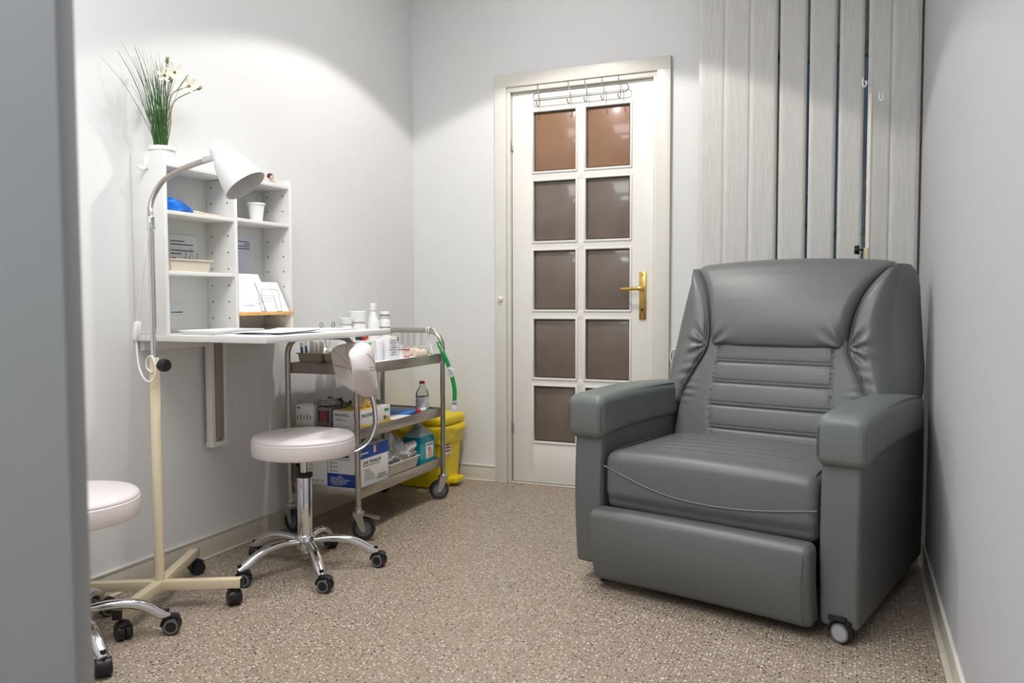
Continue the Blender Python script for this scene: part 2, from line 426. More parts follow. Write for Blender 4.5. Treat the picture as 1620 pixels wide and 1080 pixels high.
# raised glazing beads
for (t_, bo) in rows:
    for xa, xb in ((p1, p2), (p3, p4)):
        for (x0, x1, z0, z1) in ((xa-.010, xa+.001, bo-.0098, t_+.0098), (xb-.001, xb+.010, bo-.0098, t_+.0098)): lb(x0, x1, z0, z1, YL-.0063, .012, .003)
        for (z0, z1) in ((t_-.001, t_+.010), (bo-.010, bo+.001)): lb(xa-.010, xb+.010, z0, z1, YL-.006, .012, .003)
lf = leaf.build('leaf', GLOSSW, dr, True)
for i, (t_, bo) in enumerate(rows):
    for xa, xb in ((p1, p2), (p3, p4)):
        g = B(); g.use(BEVELG); lb(xa, xb, bo, t_, YL+.018, .006, 0, g)
        g.use(PANEO if i == 0 else PANE); lb(xa+.007, xb-.007, bo+.008, t_-.008, YL+.014, .006, .003, g)
        g.build('pane', None, dr, True)
# handle
b = B(); b.box((1.325, YL-.004, 1.022), (.036, .008, .242), .003)
for z in (1.128, .916): b.cyl((1.325, YL-.012, z), (1.325, YL, z), .0045, 10)
hp = b.build('handle_plate', BRASS, dr, True)
b = B(); b.cyl((1.325, YL-.05, 1.058), (1.325, YL, 1.058), .011, 16)
b.tube(spline([(1.328, YL-.05, 1.058), (1.30, YL-.052, 1.058), (1.26, YL-.050, 1.056), (1.222, YL-.046, 1.055)], 5), [.0105]*4+[.009]*12, 12, flat=.8)
b.build('lever', BRASS, hp, True)
b = B(); b.cyl((1.325, YL-.014, .953), (1.325, YL, .953), .009, 14); b.use(DARK)
b.mats = [BRASS, DARK]; b.mi = 1; b.box((1.325, YL-.016, .953), (.018, .004, .004)); b.box((1.325, YL-.016, .951), (.004, .005, .018))
b.build('lock_turn', None, hp, True)
for z in (1.83, .305):
    b = B(); b.cyl((.600, YL-.012, z-.028), (.600, YL-.012, z+.028), .0065, 12); b.box((.606, YL-.004, z), (.016, .008, .055), .001)
    b.cyl((.600, YL-.012, z+.028), (.600, YL-.012, z+.036), .004, 10); b.build('hinge', ZINC, dr, True)
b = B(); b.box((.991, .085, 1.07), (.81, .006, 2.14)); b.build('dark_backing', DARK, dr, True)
b = B(); b.box((.991, .045, .004), (.79, .09, .008), .002); b.build('threshold', BASEB, dr, True)

# ---- open door leaf seen close up on the left of the view
d2 = bpy.data.objects.new('door_2', None); COL.objects.link(d2); d2['kind'] = 'structure'
ang = math.atan2(.40, .917); d2.location = (.80-.013, -3.74+.008, 0); d2.rotation_euler = (0, 0, ang); MW[d2] = T((.787, -3.732, 0), ang)
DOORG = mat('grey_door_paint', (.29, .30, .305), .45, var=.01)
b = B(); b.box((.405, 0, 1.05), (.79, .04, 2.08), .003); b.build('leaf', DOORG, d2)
for s_ in (-1, 1):
    b = B(); b.box((.05+.01, s_*.024, 1.0), (.035, .008, .2), .002); b.build('hinge_plate', ZINC, d2)

# ---- window behind the blind
wn = bpy.data.objects.new('window_1', None); COL.objects.link(wn); wn['kind'] = 'structure'; wn.location = (2.215, .08, WZ0); MW[wn] = T((2.215, .08, WZ0))
b = B(); FW = .045
for x in (WX0+FW/2, WX1-FW/2): b.box((x, .09, (WZ0+WZ1)/2), (FW, .07, WZ1-WZ0), .004)
for z in (WZ0+FW/2, WZ1-FW/2): b.box(((WX0+WX1)/2, .09, z), (WX1-WX0, .07, FW), .004)
b.build('window_frame', CASEW, wn, True)
B().box(((WX0+WX1)/2, .09, (WZ0+WZ1)/2), (WX1-WX0-2*FW+.01, .006, WZ1-WZ0-2*FW+.01)).build('glass', GLASSW, wn, True)
B().box(((WX0+WX1)/2, .005, WZ0-.012), (WX1-WX0+.06, .07, .024), .005).build('window_sill', GLOSSW, wn, True)

# ================================================================== BLIND
bl = thing('vertical_blind', 'pale grey cloth vertical blind hanging over the window beside the glazed door', 'blind', (2.09, -.10, 2.68))
B().box((2.09, -.10, 2.70), (.97, .035, .04), .004).build('head_rail', MEL, bl, True)
def slat(x0, x1, y):
    def fn(u, v):
        x = lerp(x0, x1, u); return (x, y + .0012*math.sin(PI*u), lerp(.42, 2.675, v))
    b = B(); b.grid(fn, 6, 8); o = b.build('slat', BLIND, bl, True)
    md = o.modifiers.new('s', 'SOLIDIFY'); md.thickness = .0008
for i, (x0, x1, y) in enumerate(((1.618, 1.742, -.0995), (1.735, 1.858, -.101), (1.852, 1.976, -.1025), (1.985, 2.103, -.10), (2.114, 2.227, -.10), (2.239, 2.341, -.10), (2.357, 2.455, -.10), (2.45, 2.567, -.102))):
    slat(x0, x1, y)
b = B(); z = 2.66
while z > 1.02:
    b.sphere((2.560, -.122, z), .0026, seg=6, rings=4); b.sphere((2.560, -.136, z+.004), .0026, seg=6, rings=4); z -= .0085
b.cyl((2.560, -.122, 1.0), (2.560, -.122, 2.68), .0009, 6); b.cyl((2.560, -.136, 1.0), (2.560, -.136, 2.68), .0009, 6)
b.build('bead_chain', mat('chain_plastic', (.55, .50, .47), .5), bl, True)
B().box((2.560, -.129, 1.0), (.008, .022, .05), .003).build('chain_weight', BLACKP, bl, True)

# garden outside the window
gb = thing('garden_shrub', 'leafy green shrub in the dusk outside the window behind the blind', 'shrub', (2.6, 1.9, 0))
b = B(); rnd = random.Random(3)
for i in range(520):
    c = Vector((rnd.gauss(2.3, .55), rnd.gauss(1.9, .3), rnd.uniform(.3, 1.75)))
    d = Vector((rnd.uniform(-1, 1), rnd.uniform(-1, 1), rnd.uniform(-.6, .6))).normalized(); s1 = d.orthogonal().normalized()*.03
    q = [b.bm.verts.new(c-d*.06), b.bm.verts.new(c+s1), b.bm.verts.new(c+d*.06), b.bm.verts.new(c-s1)]; b._fin([b.bm.faces.new(q)])
b.build('foliage', LEAF, gb, True)
b = B()
for i in range(7):
    x = 1.6+i*.23; b.tube(spline([(x, 1.9, 0), (x+.05, 1.92, .7), (x-.04, 1.86, 1.5)], 4), .012, 6)
b.build('stem', STEM, gb, True)
struct('ground', B().box((2.2, 3.2, -.05), (6, 6, .08)), mat('garden_soil', (.05, .06, .03), .9, var=.4))
light('shrub_fill', 'POINT', (1.9, 1.0, 3.4), 45, (.9, 1.0, .8), shadow_soft_size=.1)  # unseen point light added above the window to brighten the shrub

# ================================================================== CASTERS
def twin_caster(parent, loc, ang, r=.026, grey=True, name='caster'):
    """twin wheel furniture caster; loc = point on the floor below the stem, ang = rolling direction"""
    L = Vector(loc); d = Vector((math.cos(ang), math.sin(ang), 0)); n = Vector((-d.y, d.x, 0))
    c = L + d*.014 + Vector((0, 0, r))
    b = B(); b.use(BLACKP)
    M = Matrix((d, n, Vector((0, 0, 1)))).transposed().to_4x4()
    R = M @ Matrix.Rotation(PI/2, 4, 'X')
    for s_ in (-1, 1):
        prof = [(0, .0), (r*.97, .0), (r, .003), (r, .013), (r*.88, .018), (0, .019)]
        b.lathe([(q, z*s_+.003*s_) for q, z in prof], c, 24, R)
    b.box(c+Vector((0, 0, .006))-d*.005, (.040, .012, .046), .005, M)
    b.tube(arc(c, r+.004, .25*PI, 1.0*PI, 10, d, (0, 0, 1)), .004, 6, flat=4.6)
    b.cyl(c-d*.014+Vector((0, 0, r-.008)), c-d*.014+Vector((0, 0, r+.024)), .008, 12)
    o = b.build(name, None, parent, True)
    if grey:
        for s_ in (-1, 1):
            h = B(); h.lathe([(r*.62, .0225*s_), (r*.82, .0225*s_), (r*.82, .018*s_), (r*.62, .018*s_)], c, 24, R, close=True); h.build('wheel_ring', GREYP, o, True)
    return o

# ================================================================== STOOLS
def gas_stool(name, label, cx, cy, ztop, a0, R=.262, backdir=None, rolls=(0, 0, 0, 0, 0)):
    t = thing(name, label, 'stool', (cx, cy, 0), 0)
    rs = .188; h = .075
    def dome(x): return ztop-.004 + .006*(1-(x/rs)**2)
    prof = [(0, ztop-h), (rs-.014, ztop-h), (rs-.005, ztop-h+.004), (rs-.001, ztop-h+.014), (rs, ztop-h*.45), (rs-.001, ztop-.020), (rs-.0035, ztop-.0175), (rs-.0025, ztop-.0145), (rs-.004, ztop-.010), (rs-.010, ztop-.003), (rs-.03, ztop+.001), (rs*.5, ztop+.003), (0, ztop+.004)]
    B().lathe(prof, (cx, cy, 0), 56).build('seat', PINK, t, True)
    b = B(); b.box((cx, cy, ztop-h-.008), (.14, .14, .016), .003); b.cyl((cx, cy, ztop-h-.02), (cx, cy, ztop-h), .04, 20)
    b.build('seat_plate', BLACKP, t, True)
    zc = ztop-h-.06
    b = B(); b.cyl((cx, cy, zc-.03), (cx, cy, ztop-h-.01), .015, 20); b.build('piston', CHROME, t, True)
    b = B(); b.lathe([(.0, zc-.026), (.031, zc-.026), (.031, zc-.012), (.016, zc-.008), (0, zc-.008)], (cx, cy, 0), 24); b.build('collar', BLACKP, t, True)
    b = B(); b.lathe([(0, .10), (.025, .10), (.0275, .12), (.0275, zc-.03), (.025, zc-.024), (0, zc-.024)], (cx, cy, 0), 32)
    b.build('column', CHROME, t, True)
    b = B(); b.lathe([(0, .078), (.030, .078), (.034, .085), (.036, .126), (.030, .134), (0, .134)], (cx, cy, 0), 32)
    b.cyl((cx, cy, .062), (cx, cy, .08), .012, 16); b.build('hub', CHROME, t, True)
    # height lever
    la = a0+1.9
    b = B(); b.tube([(cx, cy, ztop-h-.015), (cx+.13*math.cos(la), cy+.13*math.sin(la), ztop-h-.02)], .005, 8)
    b.tube([(cx+.12*math.cos(la), cy+.12*math.sin(la), ztop-h-.02), (cx+.19*math.cos(la), cy+.19*math.sin(la), ztop-h-.03)], .012, 10, flat=.5)
    b.build('lever', BLACKP, t, True)
    for k in range(5):
        a = a0+k*2*PI/5; d = Vector((math.cos(a), math.sin(a), 0)); c = Vector((cx, cy, 0))
        pts = spline([c+d*.028+Vector((0, 0, .110)), c+d*.09+Vector((0, 0, .115)), c+d*.15+Vector((0, 0, .109)), c+d*.195+Vector((0, 0, .092)), c+d*(R-.02)+Vector((0, 0, .066)), c+d*(R+.006)+Vector((0, 0, .054))], 4)
        n = len(pts); rr = [lerp(.0125, .0165, min(1, i/(n*.6))) if i < n*.75 else lerp(.0165, .011, (i-n*.75)/(n*.25)) for i in range(n)]
        B().tube(pts, rr, 14, flat=1.15).build('leg', CHROME, t, True)
        twin_caster(t, c+d*R, rolls[k])
    if backdir is not None:
        ux, uy = math.cos(backdir), math.sin(backdir); d = Vector((ux, uy, 0)); n = Vector((-uy, ux, 0)); c = Vector((cx, cy, 0))
        z0 = ztop-h
        pts = spline([c+d*.10+Vector((0, 0, z0-.010)), c+d*.19+Vector((0, 0, z0-.004)), c+d*.245+Vector((0, 0, z0+.03)), c+d*.272+Vector((0, 0, z0+.09)), c+d*.270+Vector((0, 0, z0+.155)), c+d*.258+Vector((0, 0, z0+.21))], 6)
        B().tube(pts, .020, 14, flat=.40, up=n).build('back_bar', CHROME, t, True)
        cb = c + d*.235 + Vector((0, 0, z0+.302))
        tilt = -.06
        def fn(x, y, z):
            # x along width, y depth (toward user +), z up ; saddle: rounded top, narrower bottom, wrapped forward
            u = x/.15; v = z/.105
            w = 1-.26*max(0, -v)**1.5-.14*max(0, v)**2.5
            xx = x*w; zz = z*(1-.42*abs(u)**2.6) + .018*abs(u)**2
            g = 0
            if y > 0 or True:
                g = gauss(v-(.05), .035)*.0035*(1 if abs(u) < .8 else 0) + gauss(abs(u)-.30-(.18*v), .035)*.003
                g = g if abs(y) > .02 else 0
            yy = (y-(g if y > 0 else -g))*(1-.25*u*u) + .075*abs(u)**1.8 - .035*(1-v*v)*0
            yy += .012*v
            p = cb + n*xx + Vector((0, 0, zz)) - d*yy
            return p
        b = B(); b.cushion(.15, .040, .105, .036, (36, 2, 30), fn, 6); bk = b.build('backrest', PINK, t, True, sharp=80)
        SEAM = mat('pink_seam', (.50, .42, .41), .5)
        for sy_ in (1, -1):
            for ln in ([(-.148+.148*2*i/24, .0) for i in range(25)], [(-.035-.02*math.sin(i/12*PI), .105-.21*i/24) for i in range(25)], [(.035+.02*math.sin(i/12*PI), .105-.21*i/24) for i in range(25)], [(-.12+.085*i/12, .075-.075*i/12) for i in range(13)], [(.12-.085*i/12, .075-.075*i/12) for i in range(13)]):
                pts = []
                for (xx, zz) in ln:
                    if abs(xx) > .135 or abs(zz) > .093: continue
                    pts.append(fn(xx, sy_*.0405, zz))
                b = B(); b.tube(pts, .0013, 6); b.build('seam', SEAM, bk, True)
    return t
def angto(a, b): return math.atan2(b[1]-a[1], b[0]-a[0])
gas_stool('rolling_stool', 'pale pink rolling stool with small backrest, chrome five-arm base, in front of the trolley', .447, -1.61, .51, math.radians(-41), R=.258, backdir=math.radians(49.5), rolls=(.15, .1, 2.7, 1.9, .5))
gas_stool('rolling_stool', 'pale pink backless rolling stool, mostly hidden by the open grey door at far left', .262, -2.44, .455, math.radians(-22), R=.25, rolls=(2.5, .6, 1.2, 2.2, .9))

# ================================================================== FLOOR LAMP
LX, LY = .245, -2.105
fl = thing('floor_lamp', 'cream floor lamp on cross base with gooseneck and white cone shade', 'lamp', (LX, LY, 0))
ends = [(.470, -1.975), (.078, -1.80), (.318, -2.345), (-.0, -2.16)]
ends = [(.475, -1.985), (.095, -1.80), (.33, -2.345), (.045, -2.215)]
zb = .0775
def bar(p, q, wd, ht, z):
    p = Vector((*p, z)); q = Vector((*q, z)); ax = (q-p).normalized(); M = Matrix((ax, Vector((-ax.y, ax.x, 0)), Vector((0, 0, 1)))).transposed().to_4x4()
    return (p+q)/2, ((q-p).length, wd, ht), M
for i, e in enumerate(ends):
    b = B(); b.use(CREAM); c, sz, M = bar((LX, LY), e, .030, .030, zb+(.0005*i)); b.box(c, sz, .0015, M)
    leg = b.build('base_arm', None, fl, True)
    ax = (Vector((*e, 0))-Vector((LX, LY, 0))).normalized(); M3 = Matrix((ax, Vector((-ax.y, ax.x, 0)), Vector((0, 0, 1)))).transposed().to_4x4()
    B().box((e[0]+ax.x*.002, e[1]+ax.y*.002, zb), (.006, .030, .030), .001, M3).build('end_cap', BLACKP, leg, True)
    twin_caster(fl, (e[0]-ax.x*.02, e[1]-ax.y*.02, 0), (2.6, 1.2, -.4, 2.0)[i], r=.025, grey=False)
B().lathe([(0, .09), (.0155, .09), (.0155, .815), (.013, .82), (0, .82)], (LX, LY, 0), 24).build('post', CREAM, fl, True)
b = B(); b.cyl((LX, LY, .80), (LX, LY, 1.262), .0098, 16); b.build('upper_pole', CHROME, fl, True)
b = B(); b.cyl((LX+.010, LY-.004, .795), (LX+.036, LY-.006, .797), .004, 10)
b.lathe([(0, 0), (.017, .0), (.021, .004), (.022, .02), (.018, .027), (0, .028)], (LX+.034, LY-.006, .797), 10, Matrix.Rotation(PI/2, 4, 'Y'))
b.build('clamp_knob', BLACKP, fl, True)
b = B(); b.lathe([(.0098, 1.225), (.0125, 1.228), (.0125, 1.268), (.0098, 1.272)], (LX, LY, 0), 20); b.build('collar', CHROME, fl, True)
gn = spline([(LX, LY, 1.262), (LX, LY, 1.30), (LX+.018, LY, 1.340), (LX+.058, LY, 1.380), (LX+.12, LY, 1.406), (LX+.19, LY-.003, 1.422), (LX+.268, LY-.008, 1.434)], 22)
rr = [.0078 + (.0010 if i % 2 else 0) for i in range(len(gn))]
B().tube(gn, rr, 12).build('gooseneck', STEEL, fl, True)
# shade: bell cone pointing down right and slightly to the viewer
tip = Vector((.540, -2.12, 1.461)); mouth = tip + Vector((.568, .1655, -.806))*.142; axv = (mouth-tip).normalized()
Ms = axv.to_track_quat('Z', 'Y').to_matrix().to_4x4()
prof = [(0, -.014), (.018, -.013), (.026, -.007), (.0300, .004), (.0345, .022), (.039, .040), (.0435, .045), (.049, .064), (.0555, .090), (.0615, .118), (.066, .142), (.0643, .142), (.060, .118), (.053, .088), (.040, .046), (.026, .030), (0, .026)]
sh = B().lathe(prof, tip, 48, Ms).build('lamp_shade', SHADEW, fl, True)
b = B(); b.lathe([(0, .024), (.014, .024), (.015, .040), (0, .042)], tip, 20, Ms); b.lathe([(0, .04), (.010, .042), (.018, .055), (.020, .068), (.014, .080), (0, .085)], tip, 24, Ms)
b.build('bulb', mat('opal_bulb', (.85, .85, .83), .3), sh, True)
b = B(); b.cyl(Vector(gn[-1])-Vector((.035, 0, .003)), tip+axv*.02+Vector((-.022, 0, -.010)), .0095, 14); b.build('neck_collar', CHROME, fl, True)
# mains lead with inline switch
cb = spline([(LX-.004, LY-.012, 1.20), (LX-.012, LY-.02, 1.12), (LX-.045, LY-.012, .985), (LX-.062, LY-.008, .925), (LX-.066, LY-.008, .89), (LX-.067, LY-.008, .86), (LX-.052, LY-.014, .79), (LX-.020, LY-.022, .752), (LX+.012, LY-.026, .745), (LX+.030, LY-.026, .765), (LX+.028, LY-.024, .80), (LX+.012, LY-.022, .826), (LX-.010, LY-.020, .815), (LX-.013, LY-.018, .788), (LX+.008, LY-.018, .772)], 8)
lead = B().tube(cb, .0030, 8).build('power_lead', CABLE, fl, True)
b = B(); b.box((LX-.063, LY-.008, .905), (.017, .020, .060), .005, Matrix.Rotation(.16, 4, 'Y')); b.box((LX-.075, LY-.008, .898), (.008, .010, .016), .002); b.build('inline_switch', PLW, lead, True)
lc = spline([(LX-.016, LY+.006, .60), (LX-.018, LY+.01, .50), (.19, -2.06, .40), (.18, -2.05, .30), (.185, -2.06, .20), (.165, -2.05, .12), (.15, -2.03, .03), (.08, -1.98, .006), (.03, -1.93, .005)], 8)
B().tube(lc, .0028, 8).build('lower_lead', GCABLE, fl, True)

# ================================================================== WALL DESK AND SHELF UNIT
dk = thing('wall_desk', 'white folding wall desk with drop-leaf bracket below the shelf unit', 'desk', (0, -1.59, .885))
B().box((.290, -1.5875, .874), (.578, .757, .022), .002).build('desktop', MEL, dk, True)
B().box((.012, -1.59, .845), (.020, .70, .036), .002).build('wall_rail', MEL, dk, True)
b = B()
for y in (-1.640, -1.575): b.box((.035, y, .645), (.030, .018, .39), .001)
b.box((.035, -1.6075, .446), (.036, .088, .018), .001); b.box((.035, -1.6075, .852), (.036, .088, .018), .001)
b.build('bracket_frame', MEL, dk, True)
b = B(); b.box((.046, -1.607, .655), (.008, .040, .37), .001); b.build('bracket_leaf', mat('bracket_leaf_grey', (.30, .28, .25), .6), dk, True)  # grey leaf between the white uprights
B().box((.26, -1.72, .8605), (.024, .012, .006), .001).build('catch', BLACKP, dk, True)
B().cyl((.20, -1.84, .862), (.20, -1.84, .855), .006, 10).build('rubber_stop', BLACKP, dk, True)

SX = .148; Y0, Y1 = -1.957, -1.276; ZB, ZT = .886, 1.512; TK = .016; YD = -1.608
su = thing('shelf_unit', 'open white shelf unit with two columns fixed to the wall above the desk', 'shelf', (0, (Y0+Y1)/2, ZB))
def sbox(n, x0, x1, y0, y1, z0, z1, m_=MEL, par=None, bev=.0012):
    return B().box(((x0+x1)/2, (y0+y1)/2, (z0+z1)/2), (x1-x0, y1-y0, z1-z0), bev).build(n, m_, par or su, True)
sl = sbox('side_panel', .002, SX, Y0, Y0+TK, ZB, ZT)
sr = sbox('side_panel', .002, SX, Y1-TK, Y1, ZB, ZT-.012)
dv = sbox('divider', .008, SX, YD-TK/2, YD+TK/2, ZB, 1.460)
sbox('back_panel', .001, .008, Y0+TK, Y1-TK, ZB, 1.462, mat('back_panel_grey', (.70, .72, .68), .5, var=.01))
sbox('top_shelf', .008, SX-.002, Y0+TK, Y1-TK, 1.462, 1.478)
sbox('shelf', .008, SX-.002, Y0+TK, YD-TK/2, 1.300, 1.313)
sbox('shelf', .008, SX-.002, Y0+TK, YD-TK/2, 1.092, 1.105)
sbox('shelf', .008, SX-.002, YD+TK/2, Y1-TK, 1.305, 1.318)
sbox('shelf', .008, SX+.008, YD+TK/2, Y1-.004, .944, .957, WOOD)['label'] = 'orange beech shelf'
b = B()
for (yy, s_) in ((YD-TK/2, -1), (Y1-TK, -1)):
    for x in (.035, .115):
        for i in range(9):
            z = .935+i*.0625; b.cyl((x, yy+.001, z), (x, yy-.0008, z), .0032, 8)
b.build('pin_holes', RUSTF, su, True)
b = B()   # white adhesive hook on the outer side
b.box((.075, Y0-.002, 1.475), (.022, .004, .045), .001); b.tube(spline([(.075, Y0-.004, 1.50), (.075, Y0-.005, 1.465), (.072, Y0-.012, 1.452), (.068, Y0-.022, 1.452), (.066, Y0-.028, 1.462)], 5), .004, 8, flat=1.6)
top(b, 'adhesive_hook', PLW, 'small white hook stuck on the left side panel of the shelf unit', 'hook', (.075, Y0-.002, 1.45))

# ---- plant
PX, PY, PZ = .085, -1.895, 1.4785
pt = thing('potted_plant', 'white pot of tall green artificial grass and cream flowers on top of the shelf unit', 'plant', (PX, PY, PZ))
B().lathe([(0, 0), (.034, 0), (.042, .044), (.046, .045), (.046, .058), (.042, .058), (.040, .048), (0, .045)], (PX, PY, PZ), 32).build('pot', PLW, pt, True)
b = B(); rnd = random.Random(11)
for i in range(95):
    a = rnd.uniform(0, 2*PI); r0_ = .022*math.sqrt(rnd.random()); base_ = Vector((PX+r0_*math.cos(a), PY-.004+r0_*math.sin(a), PZ+.042))
    h = rnd.uniform(.15, .335); ly = rnd.gauss(-.040, .040)*h/.25; lx = rnd.gauss(.01, .03)
    if i < 3: h = (.27, .30, .27)[i]; ly = (-.235, -.16, -.13)[i]; lx = .0
    lx = max(lx, -PX+.012-base_.x+PX)
    pts = [base_, base_+Vector((lx*.25, ly*.28, h*.40)), base_+Vector((lx*.6, ly*.62, h*.75)), base_+Vector((lx, ly, h))]
    pts = spline(pts, 3); n = len(pts); b.tube(pts, [.0016*(1-.75*k/(n-1)) for k in range(n)], 5, flat=.6)
b.build('grass_blades', GRASS, pt, True)
z_ = PZ+.045
fs_ = [((PX, PY+.01, z_), (PX+.01, PY+.012, 1.70), (PX+.03, PY-.012, 1.775), 'f'), ((PX, PY+.01, z_), (PX+.01, PY+.018, 1.70), (PX+.035, PY+.028, 1.795), 'f'),
       ((PX, PY+.012, z_), (PX+.015, PY+.03, 1.72), (PX+.03, PY+.098, 1.765), 'f'), ((PX, PY+.008, z_), (PX+.0, PY+.010, 1.72), (PX+.01, PY+.020, 1.835), 'b'),
       ((PX, PY+.014, z_), (PX+.01, PY+.045, 1.70), (PX+.02, PY+.155, 1.772), 'b'), ((PX, PY+.006, z_), (PX+.02, PY-.0, 1.68), (PX+.045, PY-.004, 1.758), 'b')]
b = B()
for p0_, p1_, p2_, k_ in fs_: b.tube(spline([p0_, Vector(p0_).lerp(Vector(p1_), .5)+Vector((0, .004, 0)), p1_, p2_], 4), .0017, 6)
b.tube([(PX+.018, PY+.05, 1.738), (PX+.03, PY+.095, 1.805)], .0014, 5); b.tube([(PX+.02, PY+.11, 1.765), (PX+.022, PY+.135, 1.795)], .0012, 5)
b.build('flower_stems', STEM, pt, True)
for p0_, p1_, p2_, k_ in fs_:
    c = Vector(p2_); b = B()
    if k_ == 'f':
        b.use(PETAL)
        ax = Vector((.72, -.55, .25)).normalized(); e1 = ax.orthogonal().normalized(); e2 = ax.cross(e1)
        for q in range(6):
            a = q*2*PI/6+rnd.uniform(-.15, .15); d = e1*math.cos(a)+e2*math.sin(a); s1 = d.cross(ax)
            def fn(u, v, d=d, s1=s1): 
                wdt = math.sin(PI*min(1, u*.95+.05))**.8*.0070
                return c + d*(.004+.030*u) + s1*(v-.5)*2*wdt + ax*(.016*u*u+.002)
            b.grid(fn, 5, 3)
        b.use(PISTIL); b.sphere(c+ax*.003, .0055, seg=10, rings=6); b.build('flower', None, pt, True)
    else:
        b.use(STEM); dd = (c-Vector(p1_)).normalized(); Mq = dd.to_track_quat('Z', 'Y').to_matrix().to_4x4()
        b.lathe([(0, -.008), (.005, -.005), (.0065, .003), (.004, .011), (0, .015)], c, 10, Mq)
        for q in range(4):
            a = q*PI/2; b.tube([c+dd*.004, c+dd*.012+Mq.to_3x3() @ Vector((.008*math.cos(a), .008*math.sin(a), .006))], [.0015, .0004], 5)
        b.build('bud', None, pt, True)

# ---- things in the shelf unit
def bag(cx, cy, cz, a_, b_, c_, seed, amp, m_, name, label, cat, r=None, nn=(26, 26, 14), taper=0):
    r = r or min(a_, b_, c_)*.9
    def fn(x, y, z):
        n1 = noise.noise(Vector((x*18+seed, y*18, z*18)))*amp + noise.noise(Vector((x*55, y*55+seed, z*55)))*amp*.6 + abs(noise.noise(Vector((x*120, y*120, z*120+seed))))*amp*.45
        k_ = 1+n1/max(.001, (a_+b_+c_)/3)
        zz = z*k_*(1-taper*max(0, y/b_))
        return (cx+x*k_, cy+y*k_, max(cz-c_, cz+(zz if zz > -c_ else -c_) - taper*c_*max(0, y/b_)*.9))
    b = B(); b.cushion(a_, b_, c_, r, nn, fn, 4)
    return top(b, name, m_, label, cat, (cx, cy, cz-c_))
bag(.085, -1.855, 1.337, .036, .068, .0225, 3, .010, BLUEF, 'shoe_cover_bag', 'crumpled blue film shoe covers lying on the upper left shelf', 'bag', taper=.75)
top(B().tube(spline([(.10, -1.80, 1.321), (.105, -1.76, 1.322), (.11, -1.72, 1.320), (.115, -1.66, 1.3175)], 4), [.006]*5+[.004]*8, 8, flat=2), 'wooden_spatula', BEIGEB, 'pale wooden spatula beside the blue shoe covers', 'spatula', (.105, -1.74, 1.3135))
# beige tray with glassware, note behind
def tub(name, label, cat, x0, x1, y0, y1, z0, h, m_, flare=.008, wall=.003, group=None):
    t = bmesh.new()
    def ring(dx, z): return [t.verts.new(p) for p in ((x0-dx, y0-dx, z), (x1+dx, y0-dx, z), (x1+dx, y1+dx, z), (x0-dx, y1+dx, z))]
    R = [ring(0, z0), ring(flare, z0+h-.004), ring(flare+.004, z0+h-.004), ring(flare+.004, z0+h), ring(flare-wall, z0+h), ring(-wall, z0+wall)]
    t.faces.new(R[0][::-1])
    for a, b_ in zip(R, R[1:]):
        for k in range(4): t.faces.new((a[k], a[(k+1) % 4], b_[(k+1) % 4], b_[k]))
    t.faces.new(R[-1])
    vert = [e for e in t.edges if abs(e.verts[0].co.z-e.verts[1].co.z) > h*.5]
    bmesh.ops.bevel(t, geom=vert, offset=.006, segments=3, affect='EDGES')
    b = B(); b.merge(t); return top(b, name, m_, label, cat, ((x0+x1)/2, (y0+y1)/2, z0), group)
tub('instrument_tray', 'beige plastic tray on the middle left shelf', 'tray', .03, .125, -1.915, -1.725, 1.1055, .044, DBEIGE, .006)
def note(name, label, y0, y1, z0, z1, m_, x=.009, lines=(), group=None):
    t = thing(name, label, 'paper', (x, (y0+y1)/2, z0), 0, group)
    B().box((x+.0006, (y0+y1)/2, (z0+z1)/2), (.001, y1-y0, z1-z0)).build('sheet', m_, t, True)
    b = B()
    for (ya, yb, z) in lines: b.box((x+.0014, (ya+yb)/2, z), (.0004, abs(yb-ya), .0035))
    if lines: b.build('text_lines', INK, t, True)
    return t
note('printed_note', 'white note with printed lines standing behind the beige tray', -1.90, -1.672, 1.106, 1.245, mat('note_paper', (.74, .75, .78), .8), .012, [(-1.80, -1.732, 1.222), (-1.80, -1.69, 1.210), (-1.80, -1.685, 1.188), (-1.80, -1.75, 1.176), (-1.80, -1.775, 1.160), (-1.80, -1.765, 1.150)])
# the note stands on the shelf inside the tray's rear
note('wall_notice', 'lilac notice with printed heading in the right column of the shelf unit', -1.52, -1.362, 1.0, 1.265, PAPERL, .0085, [(-1.455, -1.378, 1.243), (-1.41, -1.374, 1.233), (-1.45, -1.374, 1.224), (-1.45, -1.374, 1.214)])
note('index_card', 'small pale card taped low inside the left column of the shelf unit', -1.82, -1.735, .945, .995, mat('pale_card', (.68, .73, .74), .7), .0085, [(-1.80, -1.745, .960)])
tb = []
for i, (yy, hh, rr_) in enumerate(((-1.795, .075, .009), (-1.773, .082, .0085), (-1.745, .068, .008))):
    b = B(); b.lathe([(0, 0), (rr_, .001), (rr_, hh*.55), (rr_*.5, hh*.75), (rr_*.5, hh), (rr_*.42, hh), (rr_*.42, hh*.75), (rr_*.85, hh*.55), (rr_*.85, .003), (0, .003)], (.085, yy, 1.1095), 16)
    top(b, 'glass_vial', GLASSM, ('clear narrow-necked glass vial in the beige shelf tray, nearest the note', 'tallest clear glass vial in the middle of the beige shelf tray', 'clear glass vial in the beige shelf tray, nearest the shelf divider')[i], 'vial', (.085, yy, 1.1095))
